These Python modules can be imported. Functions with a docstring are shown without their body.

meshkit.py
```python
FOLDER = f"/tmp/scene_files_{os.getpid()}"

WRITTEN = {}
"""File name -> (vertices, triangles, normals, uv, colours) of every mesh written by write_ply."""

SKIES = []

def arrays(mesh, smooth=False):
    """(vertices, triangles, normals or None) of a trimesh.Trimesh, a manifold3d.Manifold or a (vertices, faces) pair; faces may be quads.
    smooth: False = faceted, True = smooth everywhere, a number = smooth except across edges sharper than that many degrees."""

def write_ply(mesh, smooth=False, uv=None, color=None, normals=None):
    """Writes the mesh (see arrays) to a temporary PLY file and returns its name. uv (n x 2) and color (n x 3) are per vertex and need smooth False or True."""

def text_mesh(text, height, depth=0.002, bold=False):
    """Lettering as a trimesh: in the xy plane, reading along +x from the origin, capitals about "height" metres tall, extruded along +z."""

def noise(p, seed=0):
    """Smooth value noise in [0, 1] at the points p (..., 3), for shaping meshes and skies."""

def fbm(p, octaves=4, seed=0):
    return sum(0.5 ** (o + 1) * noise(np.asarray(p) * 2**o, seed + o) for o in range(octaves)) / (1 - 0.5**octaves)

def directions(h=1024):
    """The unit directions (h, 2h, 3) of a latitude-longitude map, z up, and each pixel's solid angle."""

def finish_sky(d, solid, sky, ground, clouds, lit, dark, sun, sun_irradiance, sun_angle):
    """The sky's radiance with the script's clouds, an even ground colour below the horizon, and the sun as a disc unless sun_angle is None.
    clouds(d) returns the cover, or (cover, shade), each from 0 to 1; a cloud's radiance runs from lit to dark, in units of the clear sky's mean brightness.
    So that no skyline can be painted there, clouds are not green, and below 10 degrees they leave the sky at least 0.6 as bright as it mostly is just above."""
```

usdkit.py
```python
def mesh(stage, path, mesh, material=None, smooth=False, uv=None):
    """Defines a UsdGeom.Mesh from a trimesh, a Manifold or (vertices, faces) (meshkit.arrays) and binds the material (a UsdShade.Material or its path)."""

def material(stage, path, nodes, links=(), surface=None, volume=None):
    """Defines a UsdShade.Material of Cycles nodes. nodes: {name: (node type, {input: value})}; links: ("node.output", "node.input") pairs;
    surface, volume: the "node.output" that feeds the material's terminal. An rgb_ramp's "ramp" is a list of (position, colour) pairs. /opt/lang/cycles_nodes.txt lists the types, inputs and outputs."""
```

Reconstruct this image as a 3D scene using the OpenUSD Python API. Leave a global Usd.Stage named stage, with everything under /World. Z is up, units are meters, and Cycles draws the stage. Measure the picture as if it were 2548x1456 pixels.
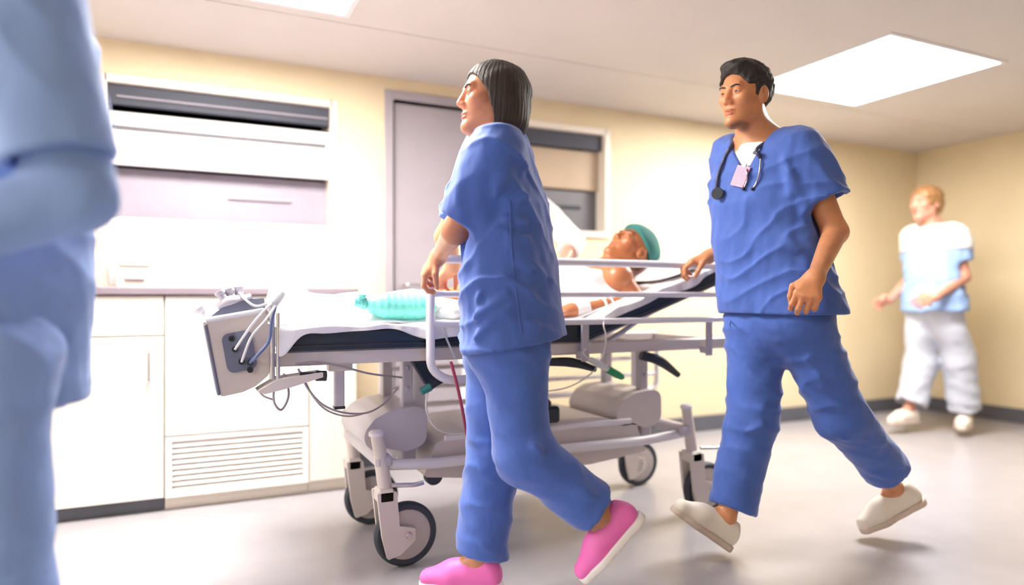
import math, random, numpy as np, trimesh, shapely, usdkit, meshkit
import manifold3d as m3
from shapely.geometry import Polygon, box as sbox
from pxr import Usd, UsdGeom, Gf, Sdf, UsdLux, UsdShade, Vt

# ------------------------------------------------------------------ camera, light, exposure
stage = Usd.Stage.CreateInMemory()
UsdGeom.SetStageUpAxis(stage, UsdGeom.Tokens.z)
UsdGeom.Xform.Define(stage, '/World'); UsdGeom.Scope.Define(stage, '/World/Looks')
W, H, F, CX, CY, EYE = 2548.0, 1456.0, 1700.0, 1274.0, 740.0, 0.95     # horizon at row 740
RT, FW = np.array([.903, -.4296, 0]), np.array([.4296, .903, 0])       # camera right and forward: the corridor's wall runs along +x
cam = UsdGeom.Camera.Define(stage, '/World/camera')
cam.CreateHorizontalApertureAttr(36.0); cam.CreateFocalLengthAttr(F / W * 36.0)
cam.CreateVerticalApertureOffsetAttr((CY - H / 2) * 36.0 / W)
cam.CreateFStopAttr(0.8); cam.CreateFocusDistanceAttr(2.2)
cam.CreateExposureAttr(0.0)
cam.AddTransformOp().Set(Gf.Matrix4d(*RT, 0, 0, 0, 1, 0, *(-FW), 0, 0, 0, EYE, 1))
PANEL_POWER = 52.0             # radiance of the ceiling panels' diffusers
PANEL_TINT = (1.0, .95, .88)

# ------------------------------------------------------------------ helpers
V = lambda *a: np.array(a, float)
def C(px, py, Z):                                   # the point at depth Z that the picture shows at (px, py)
    return FW * Z + RT * ((px - CX) / F * Z) + V(0, 0, EYE + (CY - py) / F * Z)
def at(px, py, v):                                  # the point on the upright plane y = v
    t = (px - CX) / F
    u = (.4296 * v + .903 * v * t) / (.903 - .4296 * t)
    Z = .4296 * u + .903 * v
    return V(u, v, EYE + (CY - py) / F * Z)
def unit(a): a = np.asarray(a, float); return a / (np.linalg.norm(a) + 1e-12)

taken = {}
def numbered(path):
    k = taken.get(path, 0); taken[path] = k + 1
    return path if k == 0 else f'{path}_{k:03d}'
def keys(p, label=None, cat=None, group=None, kind=None):
    for k, v in (('label', label), ('category', cat), ('group', group), ('kind', kind)):
        if v: p.SetCustomDataByKey(k, v)
ORIGIN = {}
def thing(name, label, cat, loc=(0, 0, 0), group=None, kind=None):
    path = numbered('/World/' + name)
    x = UsdGeom.Xform.Define(stage, path); x.AddTranslateOp().Set(Gf.Vec3d(*map(float, loc)))
    ORIGIN[path] = np.asarray(loc, float); keys(x.GetPrim(), label, cat, group, kind)
    return path
def verts(mesh):
    if hasattr(mesh, 'to_mesh'):
        m = mesh.to_mesh(); return trimesh.Trimesh(m.vert_properties[:, :3], m.tri_verts, process=False)
    if isinstance(mesh, (list,)): return trimesh.util.concatenate([verts(m) for m in mesh])
    if isinstance(mesh, tuple): return trimesh.Trimesh(mesh[0], mesh[1], process=False)
    return mesh
def part(parent, name, mesh, mat, smooth=35, label=None, tint=None, kind=None):
    path = numbered(f'{parent}/{name}'); o = ORIGIN[parent]; ORIGIN[path] = o
    t = verts(mesh)
    t = trimesh.Trimesh(np.asarray(t.vertices) - o, t.faces, process=False)
    g = usdkit.mesh(stage, path, t, MAT[mat], smooth)
    if tint is not None:
        UsdGeom.PrimvarsAPI(g).CreatePrimvar('tint', Sdf.ValueTypeNames.Color3fArray, 'vertex').Set(Vt.Vec3fArray.FromNumpy(np.asarray(tint, np.float32)))
    keys(g.GetPrim(), label=label, kind=kind)
    return path
def single(name, mesh, mat, label=None, cat=None, smooth=35, group=None, kind=None):
    path = numbered('/World/' + name); ORIGIN[path] = V(0, 0, 0)
    g = usdkit.mesh(stage, path, verts(mesh), MAT[mat], smooth)
    keys(g.GetPrim(), label, cat, group, kind)
    return path

def rbox(lo, hi, b=.004):
    lo, hi = np.minimum(lo, hi).astype(float), np.maximum(lo, hi).astype(float); b = min(b, .45 * (hi - lo).min())
    pts = []
    for k in range(3):
        l, h = lo + b, hi - b; l[k], h[k] = lo[k], hi[k]
        pts += [(x, y, z) for x in (l[0], h[0]) for y in (l[1], h[1]) for z in (l[2], h[2])]
    return trimesh.convex.convex_hull(np.array(pts))
def obox(c, ax, half, b=.004):                      # rounded box at c with axes ax (3 rows) and half sizes
    m = rbox(-np.asarray(half, float), np.asarray(half, float), b); T = np.eye(4); T[:3, :3] = np.array(ax).T; T[:3, 3] = c
    m.apply_transform(T); return m
def smoothpath(pts, n=10):
    p = np.asarray(pts, float)
    if len(p) < 3: return p
    q = np.vstack([2 * p[0] - p[1], p, 2 * p[-1] - p[-2]]); out = []
    for i in range(1, len(q) - 2):
        for t in np.linspace(0, 1, n, endpoint=False):
            a, b, c, d = q[i - 1:i + 3]
            out.append(.5 * (2 * b + (c - a) * t + (2 * a - 5 * b + 4 * c - d) * t * t + (3 * b - a - 3 * c + d) * t ** 3))
    return np.vstack([out, p[-1:]])
def tube(pts, r, sides=10, curve=True, n=8):
    p = smoothpath(pts, n) if curve else np.asarray(pts, float)
    r = np.interp(np.linspace(0, 1, len(p)), np.linspace(0, 1, np.size(r)), np.ravel(r)) if np.size(r) > 1 else np.full(len(p), float(np.ravel(r)[0]))
    t = np.gradient(p, axis=0); t /= np.linalg.norm(t, axis=1, keepdims=True) + 1e-12
    a = unit(np.cross(t[0], V(0, 0, 1) if abs(t[0][2]) < .9 else V(1, 0, 0))); A = []
    for k in range(len(p)):
        a = unit(a - t[k] * (a @ t[k])); A.append(a)
    A = np.array(A); B = np.cross(t, A); ang = np.arange(sides) * 2 * np.pi / sides
    v = p[:, None] + r[:, None, None] * (np.cos(ang)[None, :, None] * A[:, None] + np.sin(ang)[None, :, None] * B[:, None])
    i, j = np.meshgrid(np.arange(len(p) - 1), np.arange(sides), indexing='ij')
    q = np.stack([i * sides + j, i * sides + (j + 1) % sides, (i + 1) * sides + (j + 1) % sides, (i + 1) * sides + j], -1).reshape(-1, 4)
    n0 = len(p) * sides; f = [q[:, [0, 1, 2]], q[:, [0, 2, 3]]]; j = np.arange(sides)
    f.append(np.stack([np.full(sides, n0), (j + 1) % sides, j], 1)); e = (len(p) - 1) * sides
    f.append(np.stack([np.full(sides, n0 + 1), e + j, e + (j + 1) % sides], 1))
    return trimesh.Trimesh(np.vstack([v.reshape(-1, 3), p[:1], p[-1:]]), np.vstack(f), process=False)
def bend(pts, r=.06, n=6):                          # polyline with rounded corners
    p = np.asarray(pts, float); out = [p[0]]
    for i in range(1, len(p) - 1):
        a, b, c = p[i - 1:i + 2]; l = min(r, .45 * np.linalg.norm(a - b), .45 * np.linalg.norm(c - b))
        s, e = b + unit(a - b) * l, b + unit(c - b) * l
        for t in np.linspace(0, 1, n): out.append((1 - t) ** 2 * s + 2 * t * (1 - t) * b + t * t * e)
    return np.vstack([out, p[-1:]])
def bar(pts, r, corner=.06, sides=12): return tube(bend(pts, corner), r, sides, curve=False)
def lathe(prof, c, axis, sides=32):                 # prof: (radius, along) pairs
    m = trimesh.creation.revolve(np.array(prof, float), sections=sides)
    T = trimesh.geometry.align_vectors([0, 0, 1], unit(axis)); T[:3, 3] = c; m.apply_transform(T); return m
def slab(poly, c, ax, depth):                       # polygon (shapely, in the first two axes of ax) extruded along the third
    m = trimesh.creation.extrude_polygon(poly, depth, engine='earcut'); T = np.eye(4); T[:3, :3] = np.array(ax, float).T; T[:3, 3] = c
    m.apply_transform(T)
    if np.linalg.det(T[:3, :3]) < 0: m.invert()
    return m

# ---- signed distance modelling, meshed with surface nets
def sdf_mesh(f, lo, hi, h, B=8):
    lo = np.asarray(lo, float); nb = np.ceil((np.asarray(hi, float) - lo) / h / B).astype(int); n = nb * B
    bi = np.stack(np.meshgrid(*[np.arange(k) for k in nb], indexing='ij'), -1).reshape(-1, 3)
    d = f(lo + (bi * B + (B - 1) / 2) * h)
    vals = np.repeat(np.repeat(np.repeat(np.where(d < 0, -1., 1.).reshape(nb), B, 0), B, 1), B, 2)
    act = bi[np.abs(d) < .87 * B * h * 1.7 + .012]
    loc = np.stack(np.meshgrid(*[np.arange(B)] * 3, indexing='ij'), -1).reshape(-1, 3)
    for s in range(0, len(act), 400):
        idx = (act[s:s + 400, None] * B + loc[None]).reshape(-1, 3)
        vals[idx[:, 0], idx[:, 1], idx[:, 2]] = f(lo + idx * h)
    sg = vals < 0; m = n - 1
    cor = [(a, b, c) for a in (0, 1) for b in (0, 1) for c in (0, 1)]
    cnt = sum(sg[a:a + m[0], b:b + m[1], c:c + m[2]].astype(np.int8) for a, b, c in cor)
    cells = np.argwhere((cnt > 0) & (cnt < 8)); cid = np.full(m, -1); cid[tuple(cells.T)] = np.arange(len(cells))
    acc, num = np.zeros((len(cells), 3)), np.zeros((len(cells), 1))
    cv = [vals[cells[:, 0] + a, cells[:, 1] + b, cells[:, 2] + c] for a, b, c in cor]
    for i in range(8):
        for j in range(i + 1, 8):
            if sum(abs(x - y) for x, y in zip(cor[i], cor[j])) == 1:
                mk = (cv[i] < 0) != (cv[j] < 0); t = np.clip(cv[i] / np.where(mk, cv[i] - cv[j], 1), 0, 1)[:, None]
                acc += np.where(mk[:, None], np.array(cor[i]) * (1 - t) + np.array(cor[j]) * t, 0); num += mk[:, None]
    v = lo + (cells + acc / num) * h; fs = []
    for ax in range(3):
        o1, o2 = [(1, 2), (2, 0), (0, 1)][ax]; st = [slice(1, m[k]) for k in range(3)]
        st[ax] = slice(0, m[ax]); en = list(st); en[ax] = slice(1, m[ax] + 1)
        a, b = sg[tuple(st)], sg[tuple(en)]; e = np.argwhere(a != b)
        if not len(e): continue
        inside = a[tuple(e.T)]; e = e + np.array([0 if k == ax else 1 for k in range(3)]); q = []
        for d1, d2 in ((-1, -1), (0, -1), (0, 0), (-1, 0)):
            c = e.copy(); c[:, o1] += d1; c[:, o2] += d2; q.append(cid[tuple(c.T)])
        q = np.stack(q, 1); q[~inside] = q[~inside][:, ::-1]; q = q[(q >= 0).all(1)]
        fs += [q[:, [0, 1, 2]], q[:, [0, 2, 3]]]
    return trimesh.Trimesh(v, np.vstack(fs), process=False)
def cone(p, a, b, ra, rb=None, w=None, k=1.0):      # round cone; cross-section stretched k times along w
    a, b = np.asarray(a, float), np.asarray(b, float); rb = ra if rb is None else rb; ab = b - a
    q = p - a; t = np.clip(q @ ab / max(ab @ ab, 1e-12), 0, 1); q = q - t[:, None] * ab
    if w is not None: q = q + ((1 / k - 1) * (q @ w))[:, None] * w
    return np.linalg.norm(q, axis=1) - (ra + (rb - ra) * t)
def chain(p, pts, rs, k=.02):
    d = None
    for i in range(len(pts) - 1):
        e = cone(p, pts[i], pts[i + 1], rs[i], rs[i + 1]); d = e if d is None else smin(d, e, k)
    return d
def ell(p, c, r, R=None):
    q = p - np.asarray(c, float)
    if R is not None: q = q @ np.asarray(R).T       # rows of R are the axes
    r = np.asarray(r, float); k0 = np.linalg.norm(q / r, axis=1); k1 = np.linalg.norm(q / r ** 2, axis=1)
    return k0 * (k0 - 1) / np.maximum(k1, 1e-9)
def smin(a, b, k):
    h = np.maximum(k - np.abs(a - b), 0) / k; return np.minimum(a, b) - h * h * k * .25
def smax(a, b, k): return -smin(-a, -b, k)
def loft(p, rings, lat, fwd, power=2.3):            # rings: (centre, half width, half depth) from low to high; lat and fwd per body
    z = np.array([r[0][2] for r in rings]); pz = p[:, 2]
    c = np.stack([np.interp(pz, z, [r[0][k] for r in rings]) for k in range(2)], 1)
    a, b = np.interp(pz, z, [r[1] for r in rings]), np.interp(pz, z, [r[2] for r in rings])
    q = p[:, :2] - c; l, f = q @ lat[:2], q @ fwd[:2]
    k = (np.abs(l / a) ** power + np.abs(f / b) ** power) ** (1 / power)
    d = (k - 1) * np.minimum(a, b)
    return d
def ridges(p, rs):                                  # folds: (a, b, width, height)
    d = 0
    for a, b, w, h in rs: d = d + h * np.exp(-(np.maximum(cone(p, a, b, 0), 0) / w) ** 2)
    return d
def wob(p, s, seed=0):                              # cheap warped waves in about [-1, 1]
    r = np.random.RandomState(seed); d = 0
    for k in range(4):
        a, b = unit(r.randn(3)) * s * (1 + .5 * k), unit(r.randn(3)) * s * .7
        d = d + np.sin(p @ a + 1.8 * np.sin(p @ b + r.rand() * 6) + r.rand() * 6) / (1 + .5 * k)
    return d / 2.2
def crease(p, ax, s, seed=0):                       # sharp cloth creases running across ax, in [0, 1]
    w = np.sin(p @ (np.asarray(ax, float) * s) + 2.6 * wob(p, s * .22, seed) + 1.2 * wob(p, s * .5, seed + 50))
    g = np.clip(.5 + .9 * wob(p, s * .16, seed + 9), 0, 1)
    return (1 - np.abs(w)) ** 1.6 * g
def frame(f, up=(0, 0, 1)):
    x = unit(f); y = unit(np.cross(up, x)); return np.array([x, y, np.cross(x, y)])     # rows: forward, left, up

# ------------------------------------------------------------------ materials
MAT = {}
def mat(name, col, rough=.5, var=.06, vscale=6, bump=0, bscale=60, bdist=.003, stretch=(1, 1, 1), **kw):
    c = np.array(col, float)
    nodes = {'g': ('geometry', {}), 'm': ('mapping', {'scale': stretch}), 'n': ('noise_texture', {'scale': vscale, 'detail': 4.0}),
             'r': ('rgb_ramp', {'ramp': [(.3, tuple(np.clip(c * (1 - var), 0, 1))), (.7, tuple(np.clip(c * (1 + var), 0, 1)))]}),
             'p': ('principled_bsdf', {'roughness': rough, **kw})}
    links = [('g.position', 'm.vector'), ('m.vector', 'n.vector'), ('n.fac', 'r.fac'), ('r.color', 'p.base_color')]
    if bump:
        nodes['b'] = ('bump', {'strength': bump, 'distance': bdist}); nodes['n2'] = ('noise_texture', {'scale': bscale, 'detail': 3.0})
        links += [('m.vector', 'n2.vector'), ('n2.fac', 'b.height'), ('b.normal', 'p.normal')]
    MAT[name] = usdkit.material(stage, '/World/Looks/' + name, nodes, links, surface='p.BSDF')
def skin(name, col):
    MAT[name] = usdkit.material(stage, '/World/Looks/' + name, {
        't': ('attribute', {'attribute': 'tint'}), 'g': ('geometry', {}), 'n': ('noise_texture', {'scale': 30.0, 'detail': 4.0}),
        'r': ('rgb_ramp', {'ramp': [(.3, (.9, .9, .9)), (.7, (1.08, 1.05, 1.05))]}), 'c': ('color', {'value': col}),
        'x': ('mix', {'mix_type': 'multiply', 'fac': 1.0}), 'y': ('mix', {'mix_type': 'multiply', 'fac': 1.0}),
        'p': ('principled_bsdf', {'roughness': .42, 'subsurface_weight': .08, 'subsurface_scale': .01})},
        [('g.position', 'n.vector'), ('n.fac', 'r.fac'), ('c.color', 'x.color1'), ('r.color', 'x.color2'), ('x.color', 'y.color1'), ('t.color', 'y.color2'), ('y.color', 'p.base_color')], surface='p.BSDF')
def glow(name, col, power):
    MAT[name] = usdkit.material(stage, '/World/Looks/' + name, {'e': ('emission', {'color': col, 'strength': power})}, [], surface='e.emission')

mat('wall_paint', (.76, .645, .44), .6, .02, 3, .1, 180)
mat('ceiling_paint', (.66, .615, .59), .7, .02, 3, .1, 120)
mat('vinyl_floor', (.375, .36, .385), .28, .05, 5, 0, specular_ior_level=.5)
mat('skirting', (.10, .105, .13), .45, .1)
mat('white_laminate', (.80, .77, .75), .4, .02)
mat('cream_laminate', (.80, .735, .66), .4, .02)
mat('mauve_door', (.36, .33, .37), .5, .03)
mat('dark_blind', (.045, .05, .075), .6, .1)
mat('white_board', (.82, .80, .83), .4, .02)
mat('mauve_board', (.31, .28, .34), .45, .05)
mat('grey_board', (.13, .13, .15), .45, .06)
mat('beige_board', (.48, .37, .27), .6, .04)
mat('worktop', (.22, .18, .21), .35, .05)
mat('steel', (.62, .61, .64), .3, .05, metallic=1.0)
mat('white_metal', (.80, .78, .82), .3, .02)
mat('grey_metal', (.50, .47, .52), .38, .05)
mat('beige_metal', (.66, .60, .58), .4, .04)
mat('beige_plastic', (.56, .49, .44), .45, .04)
mat('slate_plastic', (.13, .14, .20), .4, .06)
mat('black_plastic', (.016, .022, .035), .4, .1)
mat('navy_vinyl', (.014, .028, .05), .42, .1, 8, .15, 90)
mat('tyre', (.035, .045, .065), .6, .1)
mat('wheel_cover', (.50, .46, .45), .4, .04)
mat('scrub_blue', (.050, .120, .46), .75, .06, 9, .5, 16, .012, (1, 1, .55), sheen_weight=.25)
mat('scrub_pale', (.25, .40, .80), .8, .05, 9, .4, 14, .012, (1, 1, .6), sheen_weight=.2)
mat('sky_cloth', (.30, .45, .78), .8, .05, 9, .2, 60)
mat('grey_cloth', (.50, .53, .62), .8, .05, 9, .2, 60)
mat('white_cloth', (.84, .83, .84), .8, .02, 9, .2, 50)
mat('sheet_white', (.86, .85, .87), .75, .02, 9, .5, 22, .010)
mat('green_cap', (.03, .18, .17), .8, .1)
mat('teal_bag', (.22, .80, .69), .25, .04, transmission_weight=.25)
mat('teal_part', (.10, .42, .38), .35, .06)
mat('clear_plastic', (.80, .84, .84), .2, .02, transmission_weight=.3)
mat('pink_shoe', (.85, .17, .55), .5, .06)
mat('shoe_white', (.80, .74, .66), .55, .03)
mat('sole', (.62, .52, .45), .6, .05)
mat('dark_hair', (.030, .020, .017), .6, .4, 60, .6, 200, .002, (1, 1, .12))
mat('black_hair', (.022, .018, .020), .6, .3, 90, .5, 240)
mat('blond_hair', (.30, .15, .06), .45, .3, 60, .4, 160)
mat('eye_white', (.80, .78, .76), .15, .01)
mat('iris', (.035, .02, .012), .1, .1)
mat('stetho_tube', (.045, .05, .11), .35, .1)
mat('stetho_metal', (.45, .42, .50), .25, .05, metallic=1.0)
mat('badge_pink', (.68, .22, .38), .4, .02)
mat('badge_line', (.45, .16, .33), .5, .05)
mat('green_plastic', (.02, .30, .12), .4, .08)
mat('cable_grey', (.36, .32, .34), .45, .05)
mat('cable_white', (.76, .74, .74), .4, .03)
mat('cable_blue', (.13, .17, .33), .4, .03)
mat('cable_red', (.35, .04, .10), .4, .03)
mat('gauze', (.82, .80, .80), .8, .03)
skin('skin_light', (.55, .245, .135)); skin('skin_tan', (.61, .27, .13)); skin('skin_brown', (.42, .15, .06)); skin('skin_pink', (.58, .28, .20))
glow('panel_glow', PANEL_TINT, PANEL_POWER)

# ------------------------------------------------------------------ the setting
VB, UE, UL, VF, CEIL = 3.81, 5.67, -4.2, -2.4, 2.2        # back wall, end wall, left end, wall behind the camera, ceiling
def struct(name, mesh, m, label=None): return single(name, mesh, m, label, kind='structure', smooth=False)
panels = [(.19, 2.6), (3.46, 2.6), (-3.08, 2.6), (-3.08, -.25)]
PH = .45
struct('floor', trimesh.creation.box(bounds=[[UL - .2, VF - .2, -.1], [UE + .2, VB + .5, 0]]), 'vinyl_floor', 'pale grey polished vinyl floor')
cpoly = sbox(UL - .2, VF - .2, UE + .2, VB + .5)
for u, v in panels: cpoly = cpoly.difference(sbox(u - PH, v - PH, u + PH, v + PH))
for y in (-1.6, .9, 3.14): cpoly = cpoly.difference(sbox(UL - .1, y, UE + .1, y + .006))
cl = thing('ceiling', 'off-white plasterboard ceiling with thin joints', None, (0, 0, CEIL), kind='structure')
ax = np.eye(3)
for g in getattr(cpoly, 'geoms', [cpoly]): part(cl, 'ceiling_panel', slab(g, (0, 0, CEIL), ax, .03), 'ceiling_paint', False)
part(cl, 'slab', trimesh.creation.box(bounds=[[UL - .2, VF - .2, CEIL + .12], [UE + .2, VB + .5, CEIL + .2]]), 'ceiling_paint', False)
N1, N2, DR = (-.36, .72, 1.0, 2.0), (1.86, 2.5, 1.37, 2.03), (1.06, 1.78, 0, 2.08)      # two hatches and the door: u0, u1, z0, z1
wp = sbox(UL, 0, UE, CEIL)
for a in (N1, N2): wp = wp.difference(sbox(a[0], a[2], a[1], a[3]))
wp = wp.difference(sbox(DR[0], -1, DR[1], DR[3]))
UZ = np.array([[1, 0, 0], [0, 0, 1], [0, 1, 0]])
struct('wall_back', slab(wp, (0, VB, 0), UZ, .3), 'wall_paint', 'cream yellow corridor wall behind the stretcher')
struct('wall_right', trimesh.creation.box(bounds=[[UE, VF - .1, 0], [UE + .15, VB + .3, CEIL]]), 'wall_paint', 'cream yellow end wall at the right of the corridor')
struct('wall_left', trimesh.creation.box(bounds=[[UL - .15, VF - .1, 0], [UL, VB + .3, CEIL]]), 'wall_paint', 'cream wall at the far left end')
struct('wall_front', trimesh.creation.box(bounds=[[UL, VF - .15, 0], [UE, VF, CEIL]]), 'wall_paint', 'cream wall behind the viewer')
def skirt(name, lo, hi, lab): struct(name, rbox(lo, hi, .006), 'skirting', lab)
skirt('baseboard_back', (DR[1] + .06, VB - .014, 0), (UE, VB, .11), 'dark grey skirting along the back wall')
skirt('baseboard_door', (.77, VB - .014, 0), (DR[0] - .06, VB, .11), 'short dark skirting between cabinets and grey door')
skirt('baseboard_right', (UE - .014, VF, 0), (UE, VB - .014, .11), 'dark grey skirting along the end wall')
d = thing('door_1', 'mauve grey flush door behind the woman in blue scrubs', None, ((DR[0] + DR[1]) / 2, VB, 0), kind='structure')
part(d, 'door_leaf', rbox((DR[0] + .012, VB + .02, .008), (DR[1] - .012, VB + .065, DR[3] - .012), .003), 'mauve_door')
part(d, 'door_frame', [rbox((DR[0] - .05, VB - .015, 0), (DR[0], VB + .12, DR[3] + .05), .004), rbox((DR[1], VB - .015, 0), (DR[1] + .05, VB + .12, DR[3] + .05), .004), rbox((DR[0], VB - .015, DR[3]), (DR[1], VB + .12, DR[3] + .05), .004)], 'mauve_door')
hnd = part(d, 'door_handle', [bar([(DR[0] + .07, VB + .02, 1.02), (DR[0] + .07, VB - .035, 1.02), (DR[0] + .19, VB - .035, 1.02)], .009, .02), lathe([(0, 0), (.025, 0), (.025, .008), (0, .008)], (DR[0] + .07, VB + .012, 1.02), (0, 1, 0))], 'steel')
def hatch(name, a, bands, label, tile=1):
    u0, u1, z0, z1 = a; w = thing(name, label, None, ((u0 + u1) / 2, VB, z0), kind='structure')
    part(w, 'frame', [rbox((u0 - .03, VB - .012, z0 - .03), (u0 + .012, VB + .25, z1 + .03), .003), rbox((u1 - .012, VB - .012, z0 - .03), (u1 + .03, VB + .25, z1 + .03), .003),
                      rbox((u0, VB - .012, z1 - .01), (u1, VB + .25, z1 + .03), .003), rbox((u0, VB - .02, z0 - .03), (u1, VB + .25, z0 + .01), .003)], 'cream_laminate')
    for nm, m, q0, q1, dep in bands:
        part(w, nm, rbox((u0 + .012, VB + dep, q0), (u1 - .012, VB + dep + .03, q1), .004), m)
    return w
w1 = hatch('window_1', N1, [('blind_box', 'dark_blind', 1.89, 1.99, .02), ('cupboard_front', 'white_board', 1.60, 1.86, .03), ('upper_gap', 'grey_board', 1.86, 1.89, .14), ('sliding_pane', 'mauve_board', 1.34, 1.60, .12), ('lower_panel', 'white_board', 1.01, 1.345, .05)],
      'wide serving hatch above the counter with dark blind box and mauve pane')
part(w1, 'blind_rail', rbox((N1[0] + .05, VB + .008, 1.925), (N1[1] - .02, VB + .02, 1.935), .003), 'mauve_board')
part(w1, 'cupboard_edge', rbox((N1[0] + .03, VB + .012, 1.775), (N1[1] - .03, VB + .032, 1.79), .003), 'grey_board')
part(w1, 'pane_pull', rbox((.2, VB + .105, 1.47), (.52, VB + .121, 1.485), .003), 'mauve_door')
w2 = hatch('window_2', N2, [('blind_box', 'dark_blind', 1.92, 2.02, .03), ('blind', 'beige_board', 1.66, 1.92, .07), ('lower_pane', 'grey_board', 1.38, 1.66, .1)],
      'narrow hatch with dark blind box, beige blind and dark lower pane between the two walkers')
part(w2, 'pane_pull', rbox((2.0, VB + .085, 1.535), (2.36, VB + .101, 1.555), .003), 'dark_blind')
for i, (u, v) in enumerate(panels):
    vis = i < 2
    lab = ['square glowing ceiling panel at the top left edge, over the counter', 'square glowing ceiling panel up right behind the man', 'glowing ceiling panel further left over the counter, out of frame',
           'glowing ceiling panel of the near row at the far left'][i]
    t = thing('ceiling_light', lab, 'ceiling light', (u, v, CEIL), group='square ceiling panels')
    fr = sbox(u - PH - .012, v - PH - .012, u + PH + .012, v + PH + .012).difference(sbox(u - PH + .012, v - PH + .012, u + PH - .012, v + PH - .012))
    part(t, 'frame', slab(fr, (0, 0, CEIL - .006), ax, .045), 'white_metal', False)
    part(t, 'diffuser', trimesh.creation.box(bounds=[[u - PH + .013, v - PH + .013, CEIL + .012], [u + PH - .013, v + PH - .013, CEIL + .02]]), 'panel_glow', False)
    part(t, 'housing', trimesh.creation.box(bounds=[[u - PH + .002, v - PH + .002, CEIL + .022], [u + PH - .002, v + PH - .002, CEIL + .09]]), 'white_metal', False)
# counter: base cabinets along the left of the back wall
VC = 3.38
units = [(-2.0, -1.37), (-1.37, -.74), (-.74, -.09), (-.09, .53), (.53, .76)]
ulab = ['cream base cabinet at the far left end of the counter', 'cream base cabinet second from the left end of the counter', 'cream base cabinet with a drawer left of the louvred one',
        'cream base cabinet with a louvred white vent at the bottom', 'narrow cream base cabinet at the right end of the counter']
for i, (a, b) in enumerate(units):
    t = thing('base_cabinet', ulab[i], 'cabinet', ((a + b) / 2, VC + .2, 0))
    part(t, 'carcass', rbox((a + .001, VC + .02, .06), (b - .001, VB - .001, .96), .002), 'cream_laminate')
    part(t, 'plinth', rbox((a + .001, VC + .05, 0), (b - .001, VB - .001, .06), .002), 'skirting' if i < 3 else 'cream_laminate')
    g = .003
    if i == 3:
        part(t, 'front_panel', rbox((a + g, VC, .335), (b - g, VC + .02, .955), .003), 'white_laminate')
        vt = part(t, 'vent', slab(sbox(a + g, .062, b - g, .33).difference(sbox(a + .03, .085, b - .03, .31)), (0, VC, 0), UZ, .018), 'white_laminate', False)
        for k in range(9):
            z = .098 + k * .0245
            part(vt, 'slat', obox(((a + b) / 2, VC + .012, z), frame((1, 0, 0), (0, -.75, .66)), ((b - a) / 2 - .032, .013, .0028), .001), 'white_laminate')
    else:
        z = .78 if i in (0, 2) else .955
        part(t, 'door', rbox((a + g, VC, .065), (b - g, VC + .02, z - .003), .003), 'cream_laminate')
        if z < .9: part(t, 'drawer', rbox((a + g, VC, z + .003), (b - g, VC + .02, .955), .003), 'cream_laminate')
        if i < 3: part(t, 'handle', bar([(b - .06, VC, z - .06), (b - .06, VC - .03, z - .06), (b - .06, VC - .03, z - .2), (b - .06, VC, z - .2)], .006, .012), 'steel')
single('countertop', rbox((-2.0, VC - .02, .96), (.765, VB - .021, .995), .006), 'worktop', 'dark edged countertop along the left wall under the wide hatch', 'countertop')

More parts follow.
